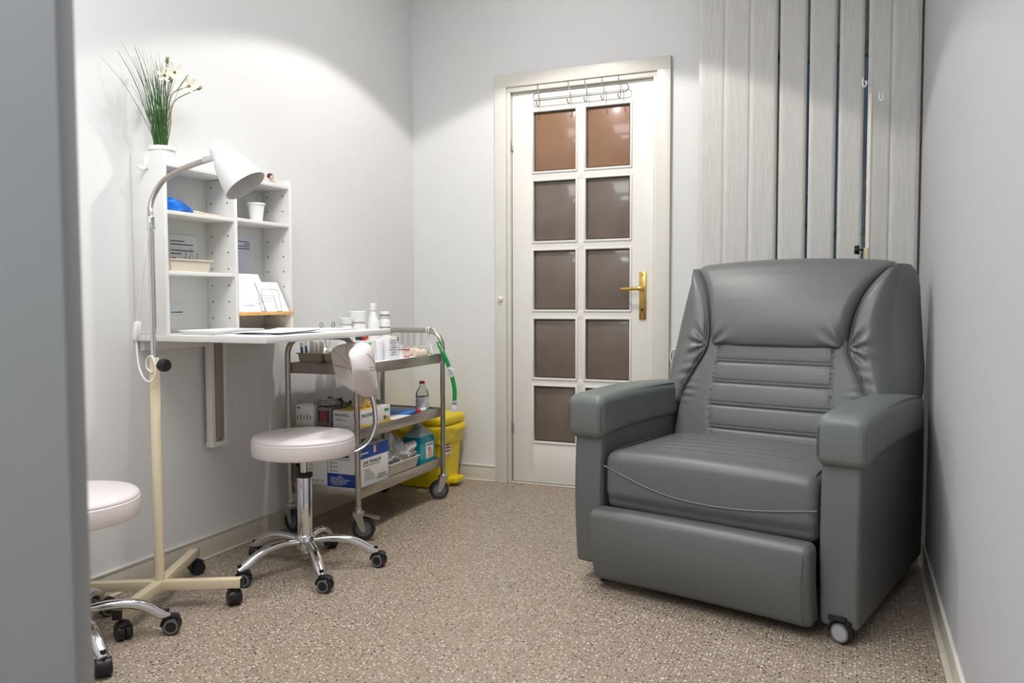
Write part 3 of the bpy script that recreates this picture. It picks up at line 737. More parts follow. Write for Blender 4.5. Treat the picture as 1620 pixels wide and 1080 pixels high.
# small carton, white bucket cup, glass behind
ct = thing('medicine_carton', 'tiny white printed carton in the upper right compartment against the divider', 'box', (.10, -1.582, 1.3185))
B().box((.10, -1.585, 1.3355), (.03, .030, .034), .001).build('carton_body', PLW, ct, True)
B().box((.10, -1.585, 1.3675), (.03, .030, .029), .001).build('carton_top', PAPERL, ct, True)
b = B(); 
for k in range(3): b.box((.1156, -1.585, 1.360+k*.007), (.0005, .020, .002))
b.build('print', INKG, ct, True)
b = B(); b.lathe([(0, 0), (.024, 0), (.033, .066), (.036, .067), (.036, .074), (.032, .074), (.030, .060), (.022, .003), (0, .003)], (.095, -1.432, 1.3185), 32)
top(b, 'plastic_cup', PLW, 'white tapered plastic cup in the upper right shelf compartment', 'cup', (.095, -1.432, 1.3185))
b = B(); b.box((.045, -1.432, 1.3825), (.045, .100, .128), .002); top(b, 'clear_box', GLASSM, 'clear plastic box standing behind the white cup', 'box', (.045, -1.432, 1.3185))
# booklets in wire holder on the beech shelf
def leaning(name, label, y0, y1, x, z0, h, lean, skew, m_, lines=()):
    t = thing(name, label, 'booklet', (x, (y0+y1)/2, z0))
    b = B(); b.prism([(x, y0+.0, z0), (x, y1, z0), (x-lean, y1-skew, z0+h), (x-lean, y0-skew*.35, z0+h)], (.004, 0, 0)); b.build('cover', m_, t, True)
    b = B(); n_ = 0
    for (ya, yb, dz) in lines:
        xx = x-lean*dz/h; b.box((xx+.0045, (ya+yb)/2, z0+dz), (.0008, yb-ya, .003)); n_ += 1
    if n_: b.build('print', mat('pale_blue_ink', (.35, .42, .60), .7), t, True)
    else: b.bm.free()
    return t
leaning('booklet', 'larger white booklet leaning on the beech shelf against the divider', -1.590, -1.395, .138, .9575, .152, .075, .0, PAPER, [(-1.585, -1.555, .118), (-1.55, -1.49, .025)])
leaning('booklet', 'shorter white booklet leaning at the right end of the beech shelf', -1.44, -1.305, .146, .9575, .120, .059, .0, PAPER)
b = B()
for (dx, y0_, y1_, h_) in ((0, -1.475, -1.385, .066), (-.018, -1.455, -1.355, .088)):
    x = .152+dx*.1
    b.tube(spline([(x, y0_, .958), (x-.004, y0_-.008, .958+h_*.5), (x-.008, y0_-.012, .958+h_*.93), (x-.008, y0_-.004, .958+h_), (x-.008, y1_-.02, .958+h_), (x-.008, y1_-.010, .958+h_*.93), (x-.004, y1_-.003, .958+h_*.5), (x, y1_+.004, .958)], 4), .0014, 6)
b.tube([(.152, -1.475, .9588), (.150, -1.455, .9588)], .0014, 6); b.tube([(.152, -1.381, .9588), (.150, -1.351, .9588)], .0014, 6)
top(b, 'letter_holder', CHROME, 'small chrome wire letter holder in front of the white booklets', 'holder', (.12, -1.45, .9575))
# figurine
fg = thing('figurine', 'tiny dark-haired figurine on top of the right side of the shelf unit', 'figurine', (.10, -1.345, 1.4785))
fc = (.10, -1.345)
B().lathe([(0, 0), (.010, 0), (.012, .004), (.009, .018), (0, .022)], (*fc, 1.4785), 16).build('body', mat('figurine_clothes', (.30, .42, .45), .6), fg, True)
b = B(); b.sphere((*fc, 1.508), .0115); hd = b.build('head', SKINC, fg, True)
b = B(); b.sphere((fc[0]-.003, fc[1], 1.512), .0135, (.9, 1.1, .9)); b.sphere((fc[0], fc[1]-.011, 1.508), .005); b.sphere((fc[0], fc[1]+.011, 1.508), .005); b.build('hair', HAIRC, hd, True)
b = B(); b.sphere((fc[0]+.0105, fc[1]-.004, 1.508), .0014, seg=8, rings=5); b.sphere((fc[0]+.0105, fc[1]+.004, 1.508), .0014, seg=8, rings=5); b.build('eyes', INK, hd, True)
b = B(); b.tube([(fc[0]+.003, fc[1]-.010, 1.494), (fc[0]+.008, fc[1]-.020, 1.488)], .003, 8); b.tube([(fc[0]+.003, fc[1]+.010, 1.494), (fc[0]+.008, fc[1]+.020, 1.486)], .003, 8); b.build('arms', SKINC, fg, True)

# ---- papers on the desk
def sheet(name, label, cx, cy, w_, l_, rz, z, curl, m_, group=None, thick=.0012):
    def fn(u, v):
        x = (u-.5)*w_; y = (v-.5)*l_; zz = z + curl*max(0, v-.6)**2*4 + .0006*math.sin(u*5+v*3)
        c_, s_ = math.cos(rz), math.sin(rz); return (cx+x*c_-y*s_, cy+x*s_+y*c_, zz)
    b = B(); b.grid(fn, 8, 10); o = top(b, name, m_, label, 'paper', (cx, cy, .885), group)
    md = o.modifiers.new('s', 'SOLIDIFY'); md.thickness = thick; md.offset = 1; return o
tub('paper_tray', 'shallow white plastic tray under loose papers at the left of the desk', 'tray', .155, .30, -1.90, -1.655, .8855, .014, PLW, .003)
sheet('paper_sheet', 'white sheet lying on the desk tray, lowest of the pile', .415, -1.80, .20, .29, .06, .8862, .004, PAPER)
sheet('paper_sheet', 'lilac-tinted sheet in the middle of the pile on the desk', .42, -1.70, .19, .297, -.10, .8895, .007, PAPERL)
sheet('paper_sheet', 'white sheet curling up on top of the desk pile', .43, -1.72, .18, .29, .14, .893, .010, PAPER)
sheet('notebook', 'thin white notebook lying by itself at the right of the desk', (.38), -1.37, .15, .21, -.1, .8858, .0, PAPER, thick=.004)['category'] = 'notebook'

# ================================================================== TROLLEY
TXa, TXb, TYa, TYb = .068, .419, -1.217, -.455
tr = thing('medical_trolley', 'stainless steel three-tier trolley on rubber wheels beside the back wall corner', 'trolley', ((TXa+TXb)/2, (TYa+TYb)/2, 0))
RP = .0125; ZA = .850
for y in (TYa, TYb):
    R_ = .085; pts = [(TXa, y, .128), (TXa, y, ZA-R_)] + arc((TXa+R_, y, ZA-R_), R_, PI, PI/2, 8, (1, 0, 0), (0, 0, 1))[1:] + arc((TXb-R_, y, ZA-R_), R_, PI/2, 0, 8, (1, 0, 0), (0, 0, 1)) + [(TXb, y, .128)]
    B().tube(pts, RP, 16).build('end_frame', STEEL, tr, True)
for zt in (.735, .465, .213):
    b = B(); hh = .046; x0, x1, y0, y1 = TXa+.006, TXb-.002, TYa+.008, TYb-.008
    b.box(((x0+x1)/2, (y0+y1)/2, zt-.010), (x1-x0-.004, y1-y0-.004, .003))
    for (xa, xb, ya, yb) in ((x0, x0+.003, y0, y1), (x1-.003, x1, y0, y1), (x0, x1, y0, y0+.003), (x0, x1, y1-.003, y1)):
        b.box(((xa+xb)/2, (ya+yb)/2, zt-hh/2), (xb-xa, yb-ya, hh), .001)
    b.build('tray', STEEL, tr, True)
def big_caster(x, y, ang, brake):
    d = Vector((math.cos(ang), math.sin(ang), 0)); n = Vector((-d.y, d.x, 0)); r = .049
    M = Matrix((d, n, Vector((0, 0, 1)))).transposed().to_4x4(); R = M @ Matrix.Rotation(PI/2, 4, 'X')
    P = Vector((x, y, 0)); c = P + d*.022 + Vector((0, 0, r))
    b = B(); b.lathe([(0, .138), (.014, .138), (.014, .126), (.026, .122), (.026, .114), (.016, .110), (0, .110)], P, 24)
    for s_ in (-1, 1):
        t0 = P + n*s_*.016
        b.prism([t0-d*.022+Vector((0, 0, .114)), t0+d*.020+Vector((0, 0, .114)), t0+d*.034+Vector((0, 0, r-.006)), t0+d*.026+Vector((0, 0, r-.014)), t0+d*.012+Vector((0, 0, r-.006))], n*s_*.0025)
    b.box(P+Vector((0, 0, .112)), (.044, .036, .004), .001, M)
    b.cyl(c-n*.021, c+n*.021, .006, 10)
    fk = b.build('caster', ZINC, tr, True)
    b = B(); b.lathe([(.034, -.0125), (r-.003, -.0125), (r, -.007), (r, .007), (r-.003, .0125), (.034, .0125)], c, 36, R, close=True); w_ = b.build('tyre', RUBBER, fk, True)
    b = B(); b.lathe([(0, -.008), (.012, -.0105), (.034, -.008), (.034, .008), (.012, .0105), (0, .008)], c, 30, R); b.build('wheel_hub', GREYP, fk, True)
    if brake:
        b = B(); b.prism([P+d*.01-n*.014+Vector((0, 0, .110)), P+d*.01+n*.014+Vector((0, 0, .110)), P+d*.088+n*.020+Vector((0, 0, .090)), P+d*.088-n*.020+Vector((0, 0, .090))], (0, 0, .004)); b.build('brake_pedal', ZINC, fk, True)
big_caster(TXb, TYa, math.radians(20), True); big_caster(TXb, TYb, math.radians(-140), False)
big_caster(TXa, TYa, math.radians(-15), False); big_caster(TXa, TYb, math.radians(100), False)

# ---- top tray contents (rest level)
ZT1, ZT2, ZT3 = .7265, .4565, .2045
sheet0 = B().box((.25, -.80, ZT1+.0015), (.33, .70, .003), .0005); top(sheet0, 'tray_liner', PAPER, 'white paper liner spread on the top tray of the trolley', 'liner', (.25, -.80, ZT1))
Z1 = ZT1+.0032
tub('storage_tub', 'olive-beige plastic tub full of packets at the left of the trolley top', 'tub', .100, .212, -1.180, -1.04, Z1, .046, TRAYG, .006)
tub('storage_tub', 'olive-beige plastic tub with crumpled gauze behind the stool backrest', 'tub', .236, .345, -1.180, -1.052, Z1, .046, TRAYG, .006)
rnd = random.Random(5)
def pack(x, y, z, w_, h_, rz, tilt, m_, label, group=None, mark=None, lean=0):
    t = thing('syringe_packet', label, 'packet', (x, y, z), rz, group)
    b = B(); Mr = Matrix.Rotation(tilt, 4, 'Y') @ Matrix.Rotation(lean, 4, 'X')
    b.box(Mr @ Vector((0, 0, h_/2)), (w_, .004, h_), .0015, Mr); b.build('sleeve', m_, t)
    if mark:
        b = B(); b.box(Mr @ Vector((0, -.0025, h_*.55)), (w_*.45, .001, h_*.4), 0, Mr); b.build('mark', mark, t)
    return t
CLEARP = mat('frosted_packet', (.66, .65, .60), .35, var=.1, vscale=30)
for i in range(7):
    x = .107+i*.0155
    pack(x+.004, -1.165+.008*(i % 3), Z1+.004, .020, .088+.006*(i % 2), 0, (-.10, -.08, .0, .02, .03, .05, .08)[i], (PLW, CLEARP)[i > 1], ('flat syringe packet standing in the left olive tub on the trolley' if i > 1 else 'white packet with dark blue print in the left olive tub'), 'syringe packets in the left tub' if i > 1 else 'blue printed packets in the left tub', BLUEP if i < 2 else None)
for i in range(3):
    pack(.262+i*.030, -1.10+.01*i, Z1+.004, .022, .085, 0, (-.06, .02, .1)[i], PLW, 'white packet with bright blue cap mark in the right olive tub', 'blue marked packets in the right tub', BLUEB)
bag(.285, -1.145, Z1+.046, .040, .026, .012, 9, .010, PAPER, 'gauze_wad', 'crumpled white gauze heaped in the right olive tub', 'gauze')
bag(.14, -1.075, Z1+.035, .030, .022, .030, 4, .012, PLW, 'cotton_bag', 'white cotton bag behind packets in the left olive tub', 'bag')

def bottle(name, label, x, y, z, prof, m_, cap=None, band=None, cat='bottle', capm=PLW, seg=28):
    t = thing(name, label, cat, (x, y, z))
    B().lathe(prof, (x, y, z), seg).build('body', m_, t, True)
    if cap: B().lathe([(0, cap[0]), (cap[2], cap[0]), (cap[2], cap[1]-.002), (cap[2]-.002, cap[1]), (0, cap[1])], (x, y, z), seg).build('cap', capm, t, True)
    if band:
        for (za, zb_, rr_, mm) in band: B().lathe([(rr_, za), (rr_+.0006, za), (rr_+.0006, zb_), (rr_, zb_)], (x, y, z), seg).build('band', mm, t, True)
    return t
def px(r, h, rn, hs): return [(0, 0), (r-.003, 0), (r, .003), (r, hs), (r-.004, hs+.01), (rn, h-.012), (rn, h), (0, h)]
bottle('pump_bottle', 'tallest white bottle standing on the trolley behind the desk end', .21, -.76, Z1, px(.030, .235, .012, .165), PLW, (.225, .258, .016))
bottle('plastic_jar', 'wide white jar with ribbed lid on the trolley left of the tallest bottle', .175, -.835, Z1, px(.036, .175, .030, .155), PLW, (.172, .222, .037), capm=PLW, cat='jar')
bottle('plastic_jar', 'short cream-lidded jar with brown label lines behind the desk edge', .155, -.905, Z1, px(.030, .165, .026, .145), PLW, (.164, .192, .030), [(.120, .126, .0303, BEIGEC), (.136, .142, .0303, BEIGEC)], cat='jar', capm=mat('clear_lid', (.80, .82, .82), .3))
bottle('plastic_bottle', 'white bottle with dark grey label line, rightmost in the bottle row', .215, -.665, Z1, px(.027, .19, .020, .17), PLW, (.19, .218, .024), [(.196, .204, .0243, INKG), (.14, .145, .0273, INKG)])
# printed label box, white rolls, red/navy carton
lbx = thing('printed_carton', 'white carton with small blue print standing on the trolley top behind the pink backrest', 'box', (.335, -.828, Z1))
B().box((.335, -.828, Z1+.052), (.055, .085, .104), .001).build('carton', PLW, lbx, True)
b = B()
for k in range(7): b.box((.3629, -.833+.004*(k % 2), Z1+.022+k*.011), (.0005, (.05, .035, .06)[k % 3], .004))
b.build('print', mat('violet_ink', (.25, .25, .42), .7), lbx, True)
B().box((.363, -.791, Z1+.092), (.0006, .008, .02)).build('black_mark', INK, lbx, True)
rc = thing('medicine_carton', 'small carton half navy half orange-red lying on the white lid under the desk edge', 'box', (.30, -.998, .8252))
B().box((.30, -1.014, .8425), (.03, .022, .032), .001).build('navy_end', NAVY, rc, True); B().box((.30, -.983, .8445), (.03, .038, .036), .001).build('orange_end', ORNG, rc, True)
b = B(); b.box((.29, -.982, Z1+.0475), (.09, .095, .095), .003); top(b, 'white_box', PLW, 'plain white box on the trolley top carrying the navy and orange carton', 'box', (.29, -.982, Z1))
bottle('red_cap', 'small crimson cap beside the navy and orange carton', .322, -1.014, .8252, [(0, 0), (.009, 0), (.009, .012), (.007, .014), (0, .014)], REDP, cat='cap')
gt = B().box((.3355, -.985, Z1+.080), (.001, .022, .010)); top(gt, 'green_sticker', mat('mint_sticker', (.16, .55, .33), .6), 'small green sticker on the plain white box', 'sticker', (.3355, -.985, Z1+.075))
bottle('cotton_roll', 'fat white cotton roll standing right of the plain white box', .32, -.904, Z1, [(0, 0), (.026, .0), (.028, .004), (.028, .086), (.025, .092), (0, .092)], PAPER, cat='roll')
# plastic cup with red marks, red-banded tin, bandage rolls
bottle('measuring_cup', 'white measuring cup with small red marks on the trolley top', .345, -.748, Z1, [(0, 0), (.020, 0), (.024, .058), (.025, .060), (.023, .060), (.019, .003), (0, .003)], PLW, None, [(.040+.0, .043, .0235, REDP)], cat='cup')
bottle('tape_spool', 'white adhesive tape spool with red rims on the trolley top', .33, -.672, Z1, [(0, 0), (.0235, 0), (.0235, .005), (.021, .006), (.021, .034), (.0235, .035), (.0235, .040), (0, .040)], BEIGEB, None, [(.0, .0055, .0236, REDP), (.0345, .040, .0236, REDP)], cat='spool')
def roll(name, label, p, q, r, m_, endm):
    t = thing(name, label, 'bandage', tuple(Vector(p)-Vector((0, 0, r))))
    B().cyl(p, q, r, 24).build('wrap', m_, t, True)
    d = (Vector(q)-Vector(p)).normalized(); Mq = d.to_track_quat('Z', 'Y').to_matrix().to_4x4()
    B().lathe([(r+.0002, 0), (r+.0012, 0), (r+.0012, .006), (r+.0002, .006)], Vector(q)-d*.007, 24, Mq, close=True).build('edge_band', endm, t, True)
    return t
roll('bandage_roll', 'beige elastic bandage roll with green edge lying on the trolley top', (.35, -.620, Z1+.0165), (.37, -.535, Z1+.0165), .016, BEIGEB, GREENP)
roll('bandage_roll', 'second bandage roll with dark green edge behind the beige one', (.300, -.585, Z1+.0185), (.310, -.505, Z1+.0185), .018, BEIGEB, mat('dark_green_edge', (.03, .12, .05), .6))
# scissors standing in a beaker
sc = thing('scissors_pair', 'steel scissors standing handles up behind the desk edge', 'scissors', (.30, -1.19, Z1+.05))
b = B()
for (y, s_) in ((-1.232, -1), (-1.146, 1)):
    b.tube(arc((.235, y+.03, .897), .0105, 0, 2*PI, 16, (0, 1, 0), (0, 0, 1))[:-1], .0017, 8, closed=True)
b.build('handle_rings', GREYP, sc, True)
b = B(); b.tube([(.235, -1.198, .887), (.235, -1.165, .80)], .0018, 8); b.tube([(.235, -1.120, .887), (.235, -1.153, .80)], .0018, 8); b.tube([(.235, -1.159, .80), (.235, -1.159, Z1+.06)], [.003, .001], 8)
b.build('blades', STEEL, sc, True)
# hanging clear pouch strip and cable ring on the far rail, lanyard
b = B()
for i, (y_, x_) in enumerate(((0, .20), (0, .235), (0, .27), (0, .31))):
    b.lathe([(.0, .775), (.006, .776), (.0065, .835), (.0, .838)], (x_, TYb-.003-.016, 0), 10)
b.box((.255, TYb-.0205, .8375), (.13, .004, .006), .001)
top(b, 'tube_strip', GLASSM, 'strip of clear plastic tubes hanging below the far rail of the trolley', 'tubes', (.255, TYb-.02, .838))
rg = B(); rg.tube(arc((.365, TYb-.006, .815), .046, 0, 2*PI, 30, (.83, -.55, 0), (0, 0, 1))[:-1], .0026, 8, closed=True)
rg.tube(arc((.350, TYb, .850), .0175, 0, 2*PI, 14, (0, 1, 0), (0, 0, 1))[:-1], .003, 8, closed=True); rg.tube(arc((.343, TYb, .850), .0175, 0, 2*PI, 14, (.3, 1, 0), (0, 0, 1))[:-1], .003, 8, closed=True)
rg.tube(spline([(.37, TYb-.03, .775), (.385, TYb-.04, .74), (.41, TYb-.02, .70), (.43, TYb-.0, .685)], 5), .0026, 8)
top(rg, 'cord_loop', CABLE, 'white cord looped over the far rail of the trolley', 'cord', (.365, TYb-.006, .85))
ly = thing('lanyard', 'green lanyard with white clips hanging from the trolley rail', 'lanyard', (.43, TYb, .78))
def strap(pts, wd, m_, name, par, th=.0016, side=(.8, .55, 0)):
    s1 = Vector(side).normalized(); P = spline(pts, 8); n = len(P)
    b = B(); b.grid(lambda u, v: P[min(n-1, int(round(u*(n-1))))] + s1*(v-.5)*wd, n-1, 2); o = b.build(name, m_, par, True)
    md = o.modifiers.new('s', 'SOLIDIFY'); md.thickness = th; md.offset = 0; return o
sd = Vector((.92, .39, 0))
base_l = Vector((.418, TYb-.0145, 0))
def lp(a, z, f_=.0): return base_l + sd*a + Vector((.0, -.006-f_, z))
b1 = strap([lp(-.010, .795), lp(-.002, .775, .004), lp(.016, .745, .01), lp(.034, .705, .01), lp(.046, .670, .008)], .020, GREENL, 'strap', ly, side=(.86, .36, .40))
text('APOTEK', .0135, lp(-.0075, .787, .0125), Vector((.40, .17, -.80)), Vector((.75, .3, .42)), PLW, 'lettering', b1, ext=.0006)
Mc = Matrix((sd, Vector((-sd.y, sd.x, 0)), Vector((0, 0, 1)))).transposed().to_4x4() @ Matrix.Rotation(.32, 4, 'Y')
b = B(); b.box(lp(.056, .640, .008), (.030, .008, .046), .003, Mc); ck = b.build('buckle', mat('grey_white_plastic', (.62, .64, .66), .4), ly, True)
b = B(); b.box(lp(.052, .652, .0128), (.022, .001, .005), 0, Mc); b.box(lp(.056, .640, .0128), (.022, .001, .004), 0, Mc); b.build('buckle_print', INKG, ck, True)
strap([lp(.060, .622, .006), lp(.070, .575, .006), lp(.073, .540, .006), lp(.072, .500, .006)], .021, GREENL, 'strap', ly, side=(.92, .39, .05))
b = B(); b.box(lp(.072, .488, .006), (.023, .006, .016), .002, Matrix((sd, Vector((-sd.y, sd.x, 0)), Vector((0, 0, 1)))).transposed().to_4x4()); b.build('end_clasp', mat('slate_plastic', (.30, .32, .36), .4), ly, True)
b = B(); b.box(lp(.070, .462, .006), (.024, .003, .036), .002, Matrix((sd, Vector((-sd.y, sd.x, 0)), Vector((0, 0, 1)))).transposed().to_4x4()); b.build('tag', PAPERL, ly, True)

# ---- middle tray contents
ib = thing('printed_box', 'white box with small black print at the left end of the middle tray', 'box', (.13, -1.155, ZT2))
B().box((.128, -1.145, ZT2+.046), (.092, .080, .092), .001).build('carton', PLW, ib, True)
b = B(); b.box((.097, -1.1855, ZT2+.081), (.018, .0006, .008)); b.box((.099, -1.1855, ZT2+.072), (.008, .0006, .003))
for k in range(5): b.box((.092+k*.0165, -1.1855, ZT2+.040), (.007, .0006, .026 if k % 2 else .018))
b.build('print', INKG, ib, True)
ib = thing('parts_box', 'translucent grey box with red and dark tubes showing through on the middle tray', 'box', (.245, -1.12, ZT2))
CLG = mat('translucent_grey', (.22, .23, .24), .3, var=.2, vscale=20)
B().box((.218, -1.115, ZT2+.043), (.078, .11, .086), .003).build('case', CLG, ib, True)
b = B(); b.mats = [REDP, INK]
for k in range(4):
    b.mi = 0 if k in (1, 2) else 1; b.cyl((.195+k*.015, -1.171, ZT2+.022), (.195+k*.015, -1.171, ZT2+.070), .0045, 8)
b.build('tube', None, ib, True)
rnd = random.Random(21)
for i in range(8):
    a = rnd.uniform(-.5, .5); x = .175+i*.017; y = -1.09+rnd.uniform(-.02, .03); z = ZT2+.0865+.0055
    d = Vector((math.sin(a)*.055, math.cos(a)*.03, rnd.uniform(.01, .03)))
    t = thing('marker_pen', 'dark felt pen lying in the heap on the translucent grey box', 'pen', (x, y, z), 0, 'felt pens heaped on the grey box')
    P = Vector((x, y, z)); m_ = (INK, NAVY, mat('plum_plastic', (.12, .03, .14), .4), mat('olive_plastic', (.15, .17, .04), .4))[i % 4]
    B().cyl(P-d*.5, P+d*.45, .0055, 10).build('barrel', m_, t, True); B().cyl(P+d*.45, P+d*.9, .006, 10).build('cap', INK, t, True)
gb_ = thing('glove_box', 'white glove box lettered MAXWELL with yellow wave at the front corner of the middle tray', 'box', (.345, -1.06, ZT2))
gx0, gx1, gy0, gy1, gz0, gz1 = .279, .402, -1.190, -.930, ZT2, ZT2+.078
B().box(((gx0+gx1)/2, (gy0+gy1)/2, (gz0+gz1)/2), (gx1-gx0, gy1-gy0, gz1-gz0), .001).build('carton', PLW, gb_, True)
text('MAXWELL', .0165, (gx0+.010, gy0-.0008, gz1-.024), (1, 0, 0), (0, 0, 1), INK, 'lettering', gb_, sx=.95)
text('MAXWELL', .024, (gx1+.0008, gy0+.030, gz1-.032), (0, 1, 0), (0, 0, 1), INK, 'lettering', gb_, sx=1.0)
b = B(); b.box(((gx0+gx1)/2+.052, gy0-.0008, gz1-.017), (.016, .0006, .009), 0); b.box((gx1+.0008, gy1-.030, gz1-.018), (.0006, .036, .012), 0); b.build('green_badge', GREENP, gb_, True)
b = B(); nseg = 20
for i in range(nseg):
    ya = lerp(gy0, gy1, i/nseg); yb = lerp(gy0, gy1, (i+1)/nseg); h_ = .020-.010*math.sin(i/nseg*PI)+.018*max(0, i/nseg-.75)*2
    b.box((gx1+.0007, (ya+yb)/2, gz0+h_/2), (.0006, yb-ya, h_))
b.build('yellow_wave', YELP, gb_, True)
b = B(); b.box((gx1+.0012, gy1-.048, gz0+.028), (.0006, .014, .016)); b.box((gx1+.0012, gy1-.030, gz0+.025), (.0006, .010, .010)); b.build('picture', mat('brown_ink', (.12, .08, .06), .7), gb_, True)
b = B(); b.box(((gx0+gx1)/2, -1.09, gz1+.0008), (gx1-gx0-.004, .17, .0012)); b.build('open_flap', YELP, gb_, True)
b = B(); b.box((gx0+.03, gy0-.0008, gz1-.034), (.034, .0006, .003)); b.box((gx0+.04, gy0-.0008, gz1-.041), (.056, .0006, .003)); b.build('fine_print', INKG, gb_, True)
bag(.335, -1.075, gz1+.030, .030, .032, .029, 14, .022, YELG, 'latex_glove', 'pale yellow latex glove bulging from the top of the glove box', 'glove')
bag(.215, -.915, ZT2+.036, .052, .115, .036, 31, .028, GREYBAG, 'plastic_bag', 'crumpled grey plastic bag behind the glove box on the middle tray', 'bag', nn=(36, 50, 16))
bag(.20, -1.13, ZT2+.103, .045, .035, .012, 41, .015, GREYBAG, 'film_wrap', 'loose crinkled grey film over the printed white box', 'wrap')
sheet_ = B().box((.36, -.83, ZT2+.004), (.10, .15, .006), .001, Matrix.Rotation(.1, 4, 'Z')); top(sheet_, 'paper_stack', PAPER, 'white papers lying between glove box and blue folder', 'paper', (.36, -.83, ZT2))
b = B(); b.box((.275, -.675, ZT2+.007), (.19, .17, .012), .002, Matrix.Rotation(.12, 4, 'Z')); top(b, 'folder', BLUEB, 'bright blue folder lying flat on the middle tray', 'folder', (.275, -.675, ZT2))
sy = thing('syringe', 'small syringe with red and blue ends at the right of the middle tray', 'syringe', (.385, -.60, ZT2))
B().cyl((.385, -.635, ZT2+.012), (.385, -.58, ZT2+.012), .009, 12).build('barrel', PLW, sy, True); B().cyl((.385, -.655, ZT2+.012), (.385, -.635, ZT2+.012), .010, 12).build('red_end', REDP, sy, True); B().cyl((.385, -.58, ZT2+.012), (.385, -.560, ZT2+.012), .010, 12).build('blue_end', mat('teal_plastic', (.10, .38, .45), .4), sy, True)
ib = thing('infusion_bottle', 'clear glass bottle with dark red stopper and striped label on the middle tray', 'bottle', (.325, -.525, ZT2))
bx, by = .335, -.515
B().lathe([(0, 0), (.029, .0), (.032, .004), (.032, .075), (.029, .090), (.013, .118), (.012, .132), (.014, .134), (.011, .134), (.0105, .118), (.027, .089), (.030, .075), (.030, .005), (0, .004)], (bx, by, ZT2), 32).build('glass', GLASSM, ib, True)
b = B(); b.lathe([(0, .136), (.013, .130), (.014, .133), (.014, .139), (.012, .143), (0, .144)], (bx, by, ZT2), 24); b.build('stopper', REDP, ib, True)
LBL = mat('grey_striped_label', (.60, .57, .60), .5, var=.35, vscale=60)
b = B(); b.lathe([(.0322, .010), (.0326, .010), (.0326, .066), (.0322, .066)], (bx, by, ZT2), 32); b.build('label', LBL, ib, True)

# ---- bottom tray contents
wb = thing('printed_box', 'white box with red stripe on the bottom tray, left of the blue and white box', 'box', (.19, -1.14, ZT3))
B().box((.190, -1.13, ZT3+.075), (.104, .115, .15), .001).build('carton', PLW, wb, True)
b = B(); b.box((.205, -1.188, ZT3+.133), (.07, .0006, .008)); b.box((.160, -1.188, ZT3+.139), (.020, .0006, .020)); b.build('red_stripe', REDP, wb, True)
b = B()
for k in range(6): b.box((.155+k*.013, -1.188, ZT3+.022), (.003+.003*(k % 2), .0006, .010))
for k in range(4): b.box((.156, -1.188, ZT3+.052+k*.018), (.024, .0006, .003))
b.build('print', INKG, wb, True)
bb = thing('printed_box', 'blue and white printed box at the front corner of the bottom tray', 'box', (.32, -1.07, ZT3))
X0, X1, Y0b, Y1b, ZZ0, ZZ1 = .247, .401, -1.190, -.948, ZT3, ZT3+.175
B().box(((X0+X1)/2, (Y0b+Y1b)/2, (ZZ0+ZZ1)/2), (X1-X0, Y1b-Y0b, ZZ1-ZZ0), .001).build('carton', PLW, bb, True)
b = B(); b.box(((X0+X1)/2, Y0b-.0006, ZZ0+.030), (X1-X0, .0006, .060)); b.box((X1+.0006, (Y0b+Y1b)/2, ZZ1-.026), (.0006, Y1b-Y0b, .052)); b.build('blue_band', BLUEP, bb, True)
text('DMC TRODLUM', .0145, (X0+.014, Y0b-.0014, ZZ0+.128), (1, 0, 0), (0, 0, 1), INK, 'lettering', bb, sx=.95)
text('DMC TRODLUM', .020, (X1+.0014, Y0b+.040, ZZ0+.096), (0, 1, 0), (0, 0, 1), NAVY, 'lettering', bb, sx=.95)
b = B()
b.box((X0+.066, Y0b-.001, ZZ0+.121), (.104, .0006, .003))
for k in range(3): b.box((X0+.040, Y0b-.001, ZZ0+.105-k*.017), (.026, .0006, .003)); b.box((X0+.020, Y0b-.001, ZZ0+.105-k*.017), (.006, .0006, .009))
b.box((X1+.001, Y0b+.105, ZZ0+.089), (.0006, .13, .003))
for k in range(6): b.box((X1+.001, Y0b+.035+.035+.004*k, ZZ0+.072-k*.009), (.0006, (.05, .045, .06, .08, .075, .085)[k], .003))
b.box((X1+.001, Y1b-.055, ZZ0+.034), (.0006, .06, .007)); b.box((X1+.001, Y1b-.055, ZZ0+.022), (.0006, .085, .007))
b.build('print', INKG, bb, True)
b = B()
for k in range(6): b.box((X0+.066-(.0, .02, .0, .01, .012, .02)[k]*.8, Y0b-.0014, ZZ0+.050-k*.0075), ((.02, .066, .1, .085, .08, .055)[k], .0006, .0025))
b.box((X1+.0014, Y0b+.055, ZZ1-.030), (.0006, .045, .006)); b.box((X1+.0014, Y0b+.026, ZZ1-.032), (.0006, .006, .012)); b.build('white_print', PAPERL, bb, True)
b = B(); b.box((X1+.0014, Y0b+.130, ZZ1-.022), (.0006, .020, .032)); b.build('picture', SKINC, bb, True)
bag(.105, -1.12, ZT3+.065, .034, .050, .064, 51, .02, BLACKP, 'black_pouch', 'black pouch at the wall end of the bottom tray', 'pouch')
tub('storage_tub', 'oval beige tub holding clear packaging on the bottom tray', 'tub', .275, .385, -.915, -.665, ZT3+.001, .052, DBEIGE, .010)
bag(.335, -.795, ZT3+.078, .046, .105, .048, 61, .045, POUCH, 'clear_packaging', 'crumpled clear film packaging heaped in the oval beige tub', 'packaging', nn=(36, 50, 24))
b = B()
def fn(u, v): return (.33+.02*math.sin(v*3), -.83+.10*(u-.5)*(1-v*.7), ZT3+.10+.075*v+.01*math.sin(u*9+v*5))
b.grid(fn, 8, 8); top(b, 'film_corner', POUCH, 'pointed corner of clear film sticking up from the beige tub', 'film', (.33, -.83, ZT3+.1))
jg = thing('liquid_jug', 'clear five-litre jug of bright blue liquid on the bottom tray', 'jug', (.33, -.56, ZT3))
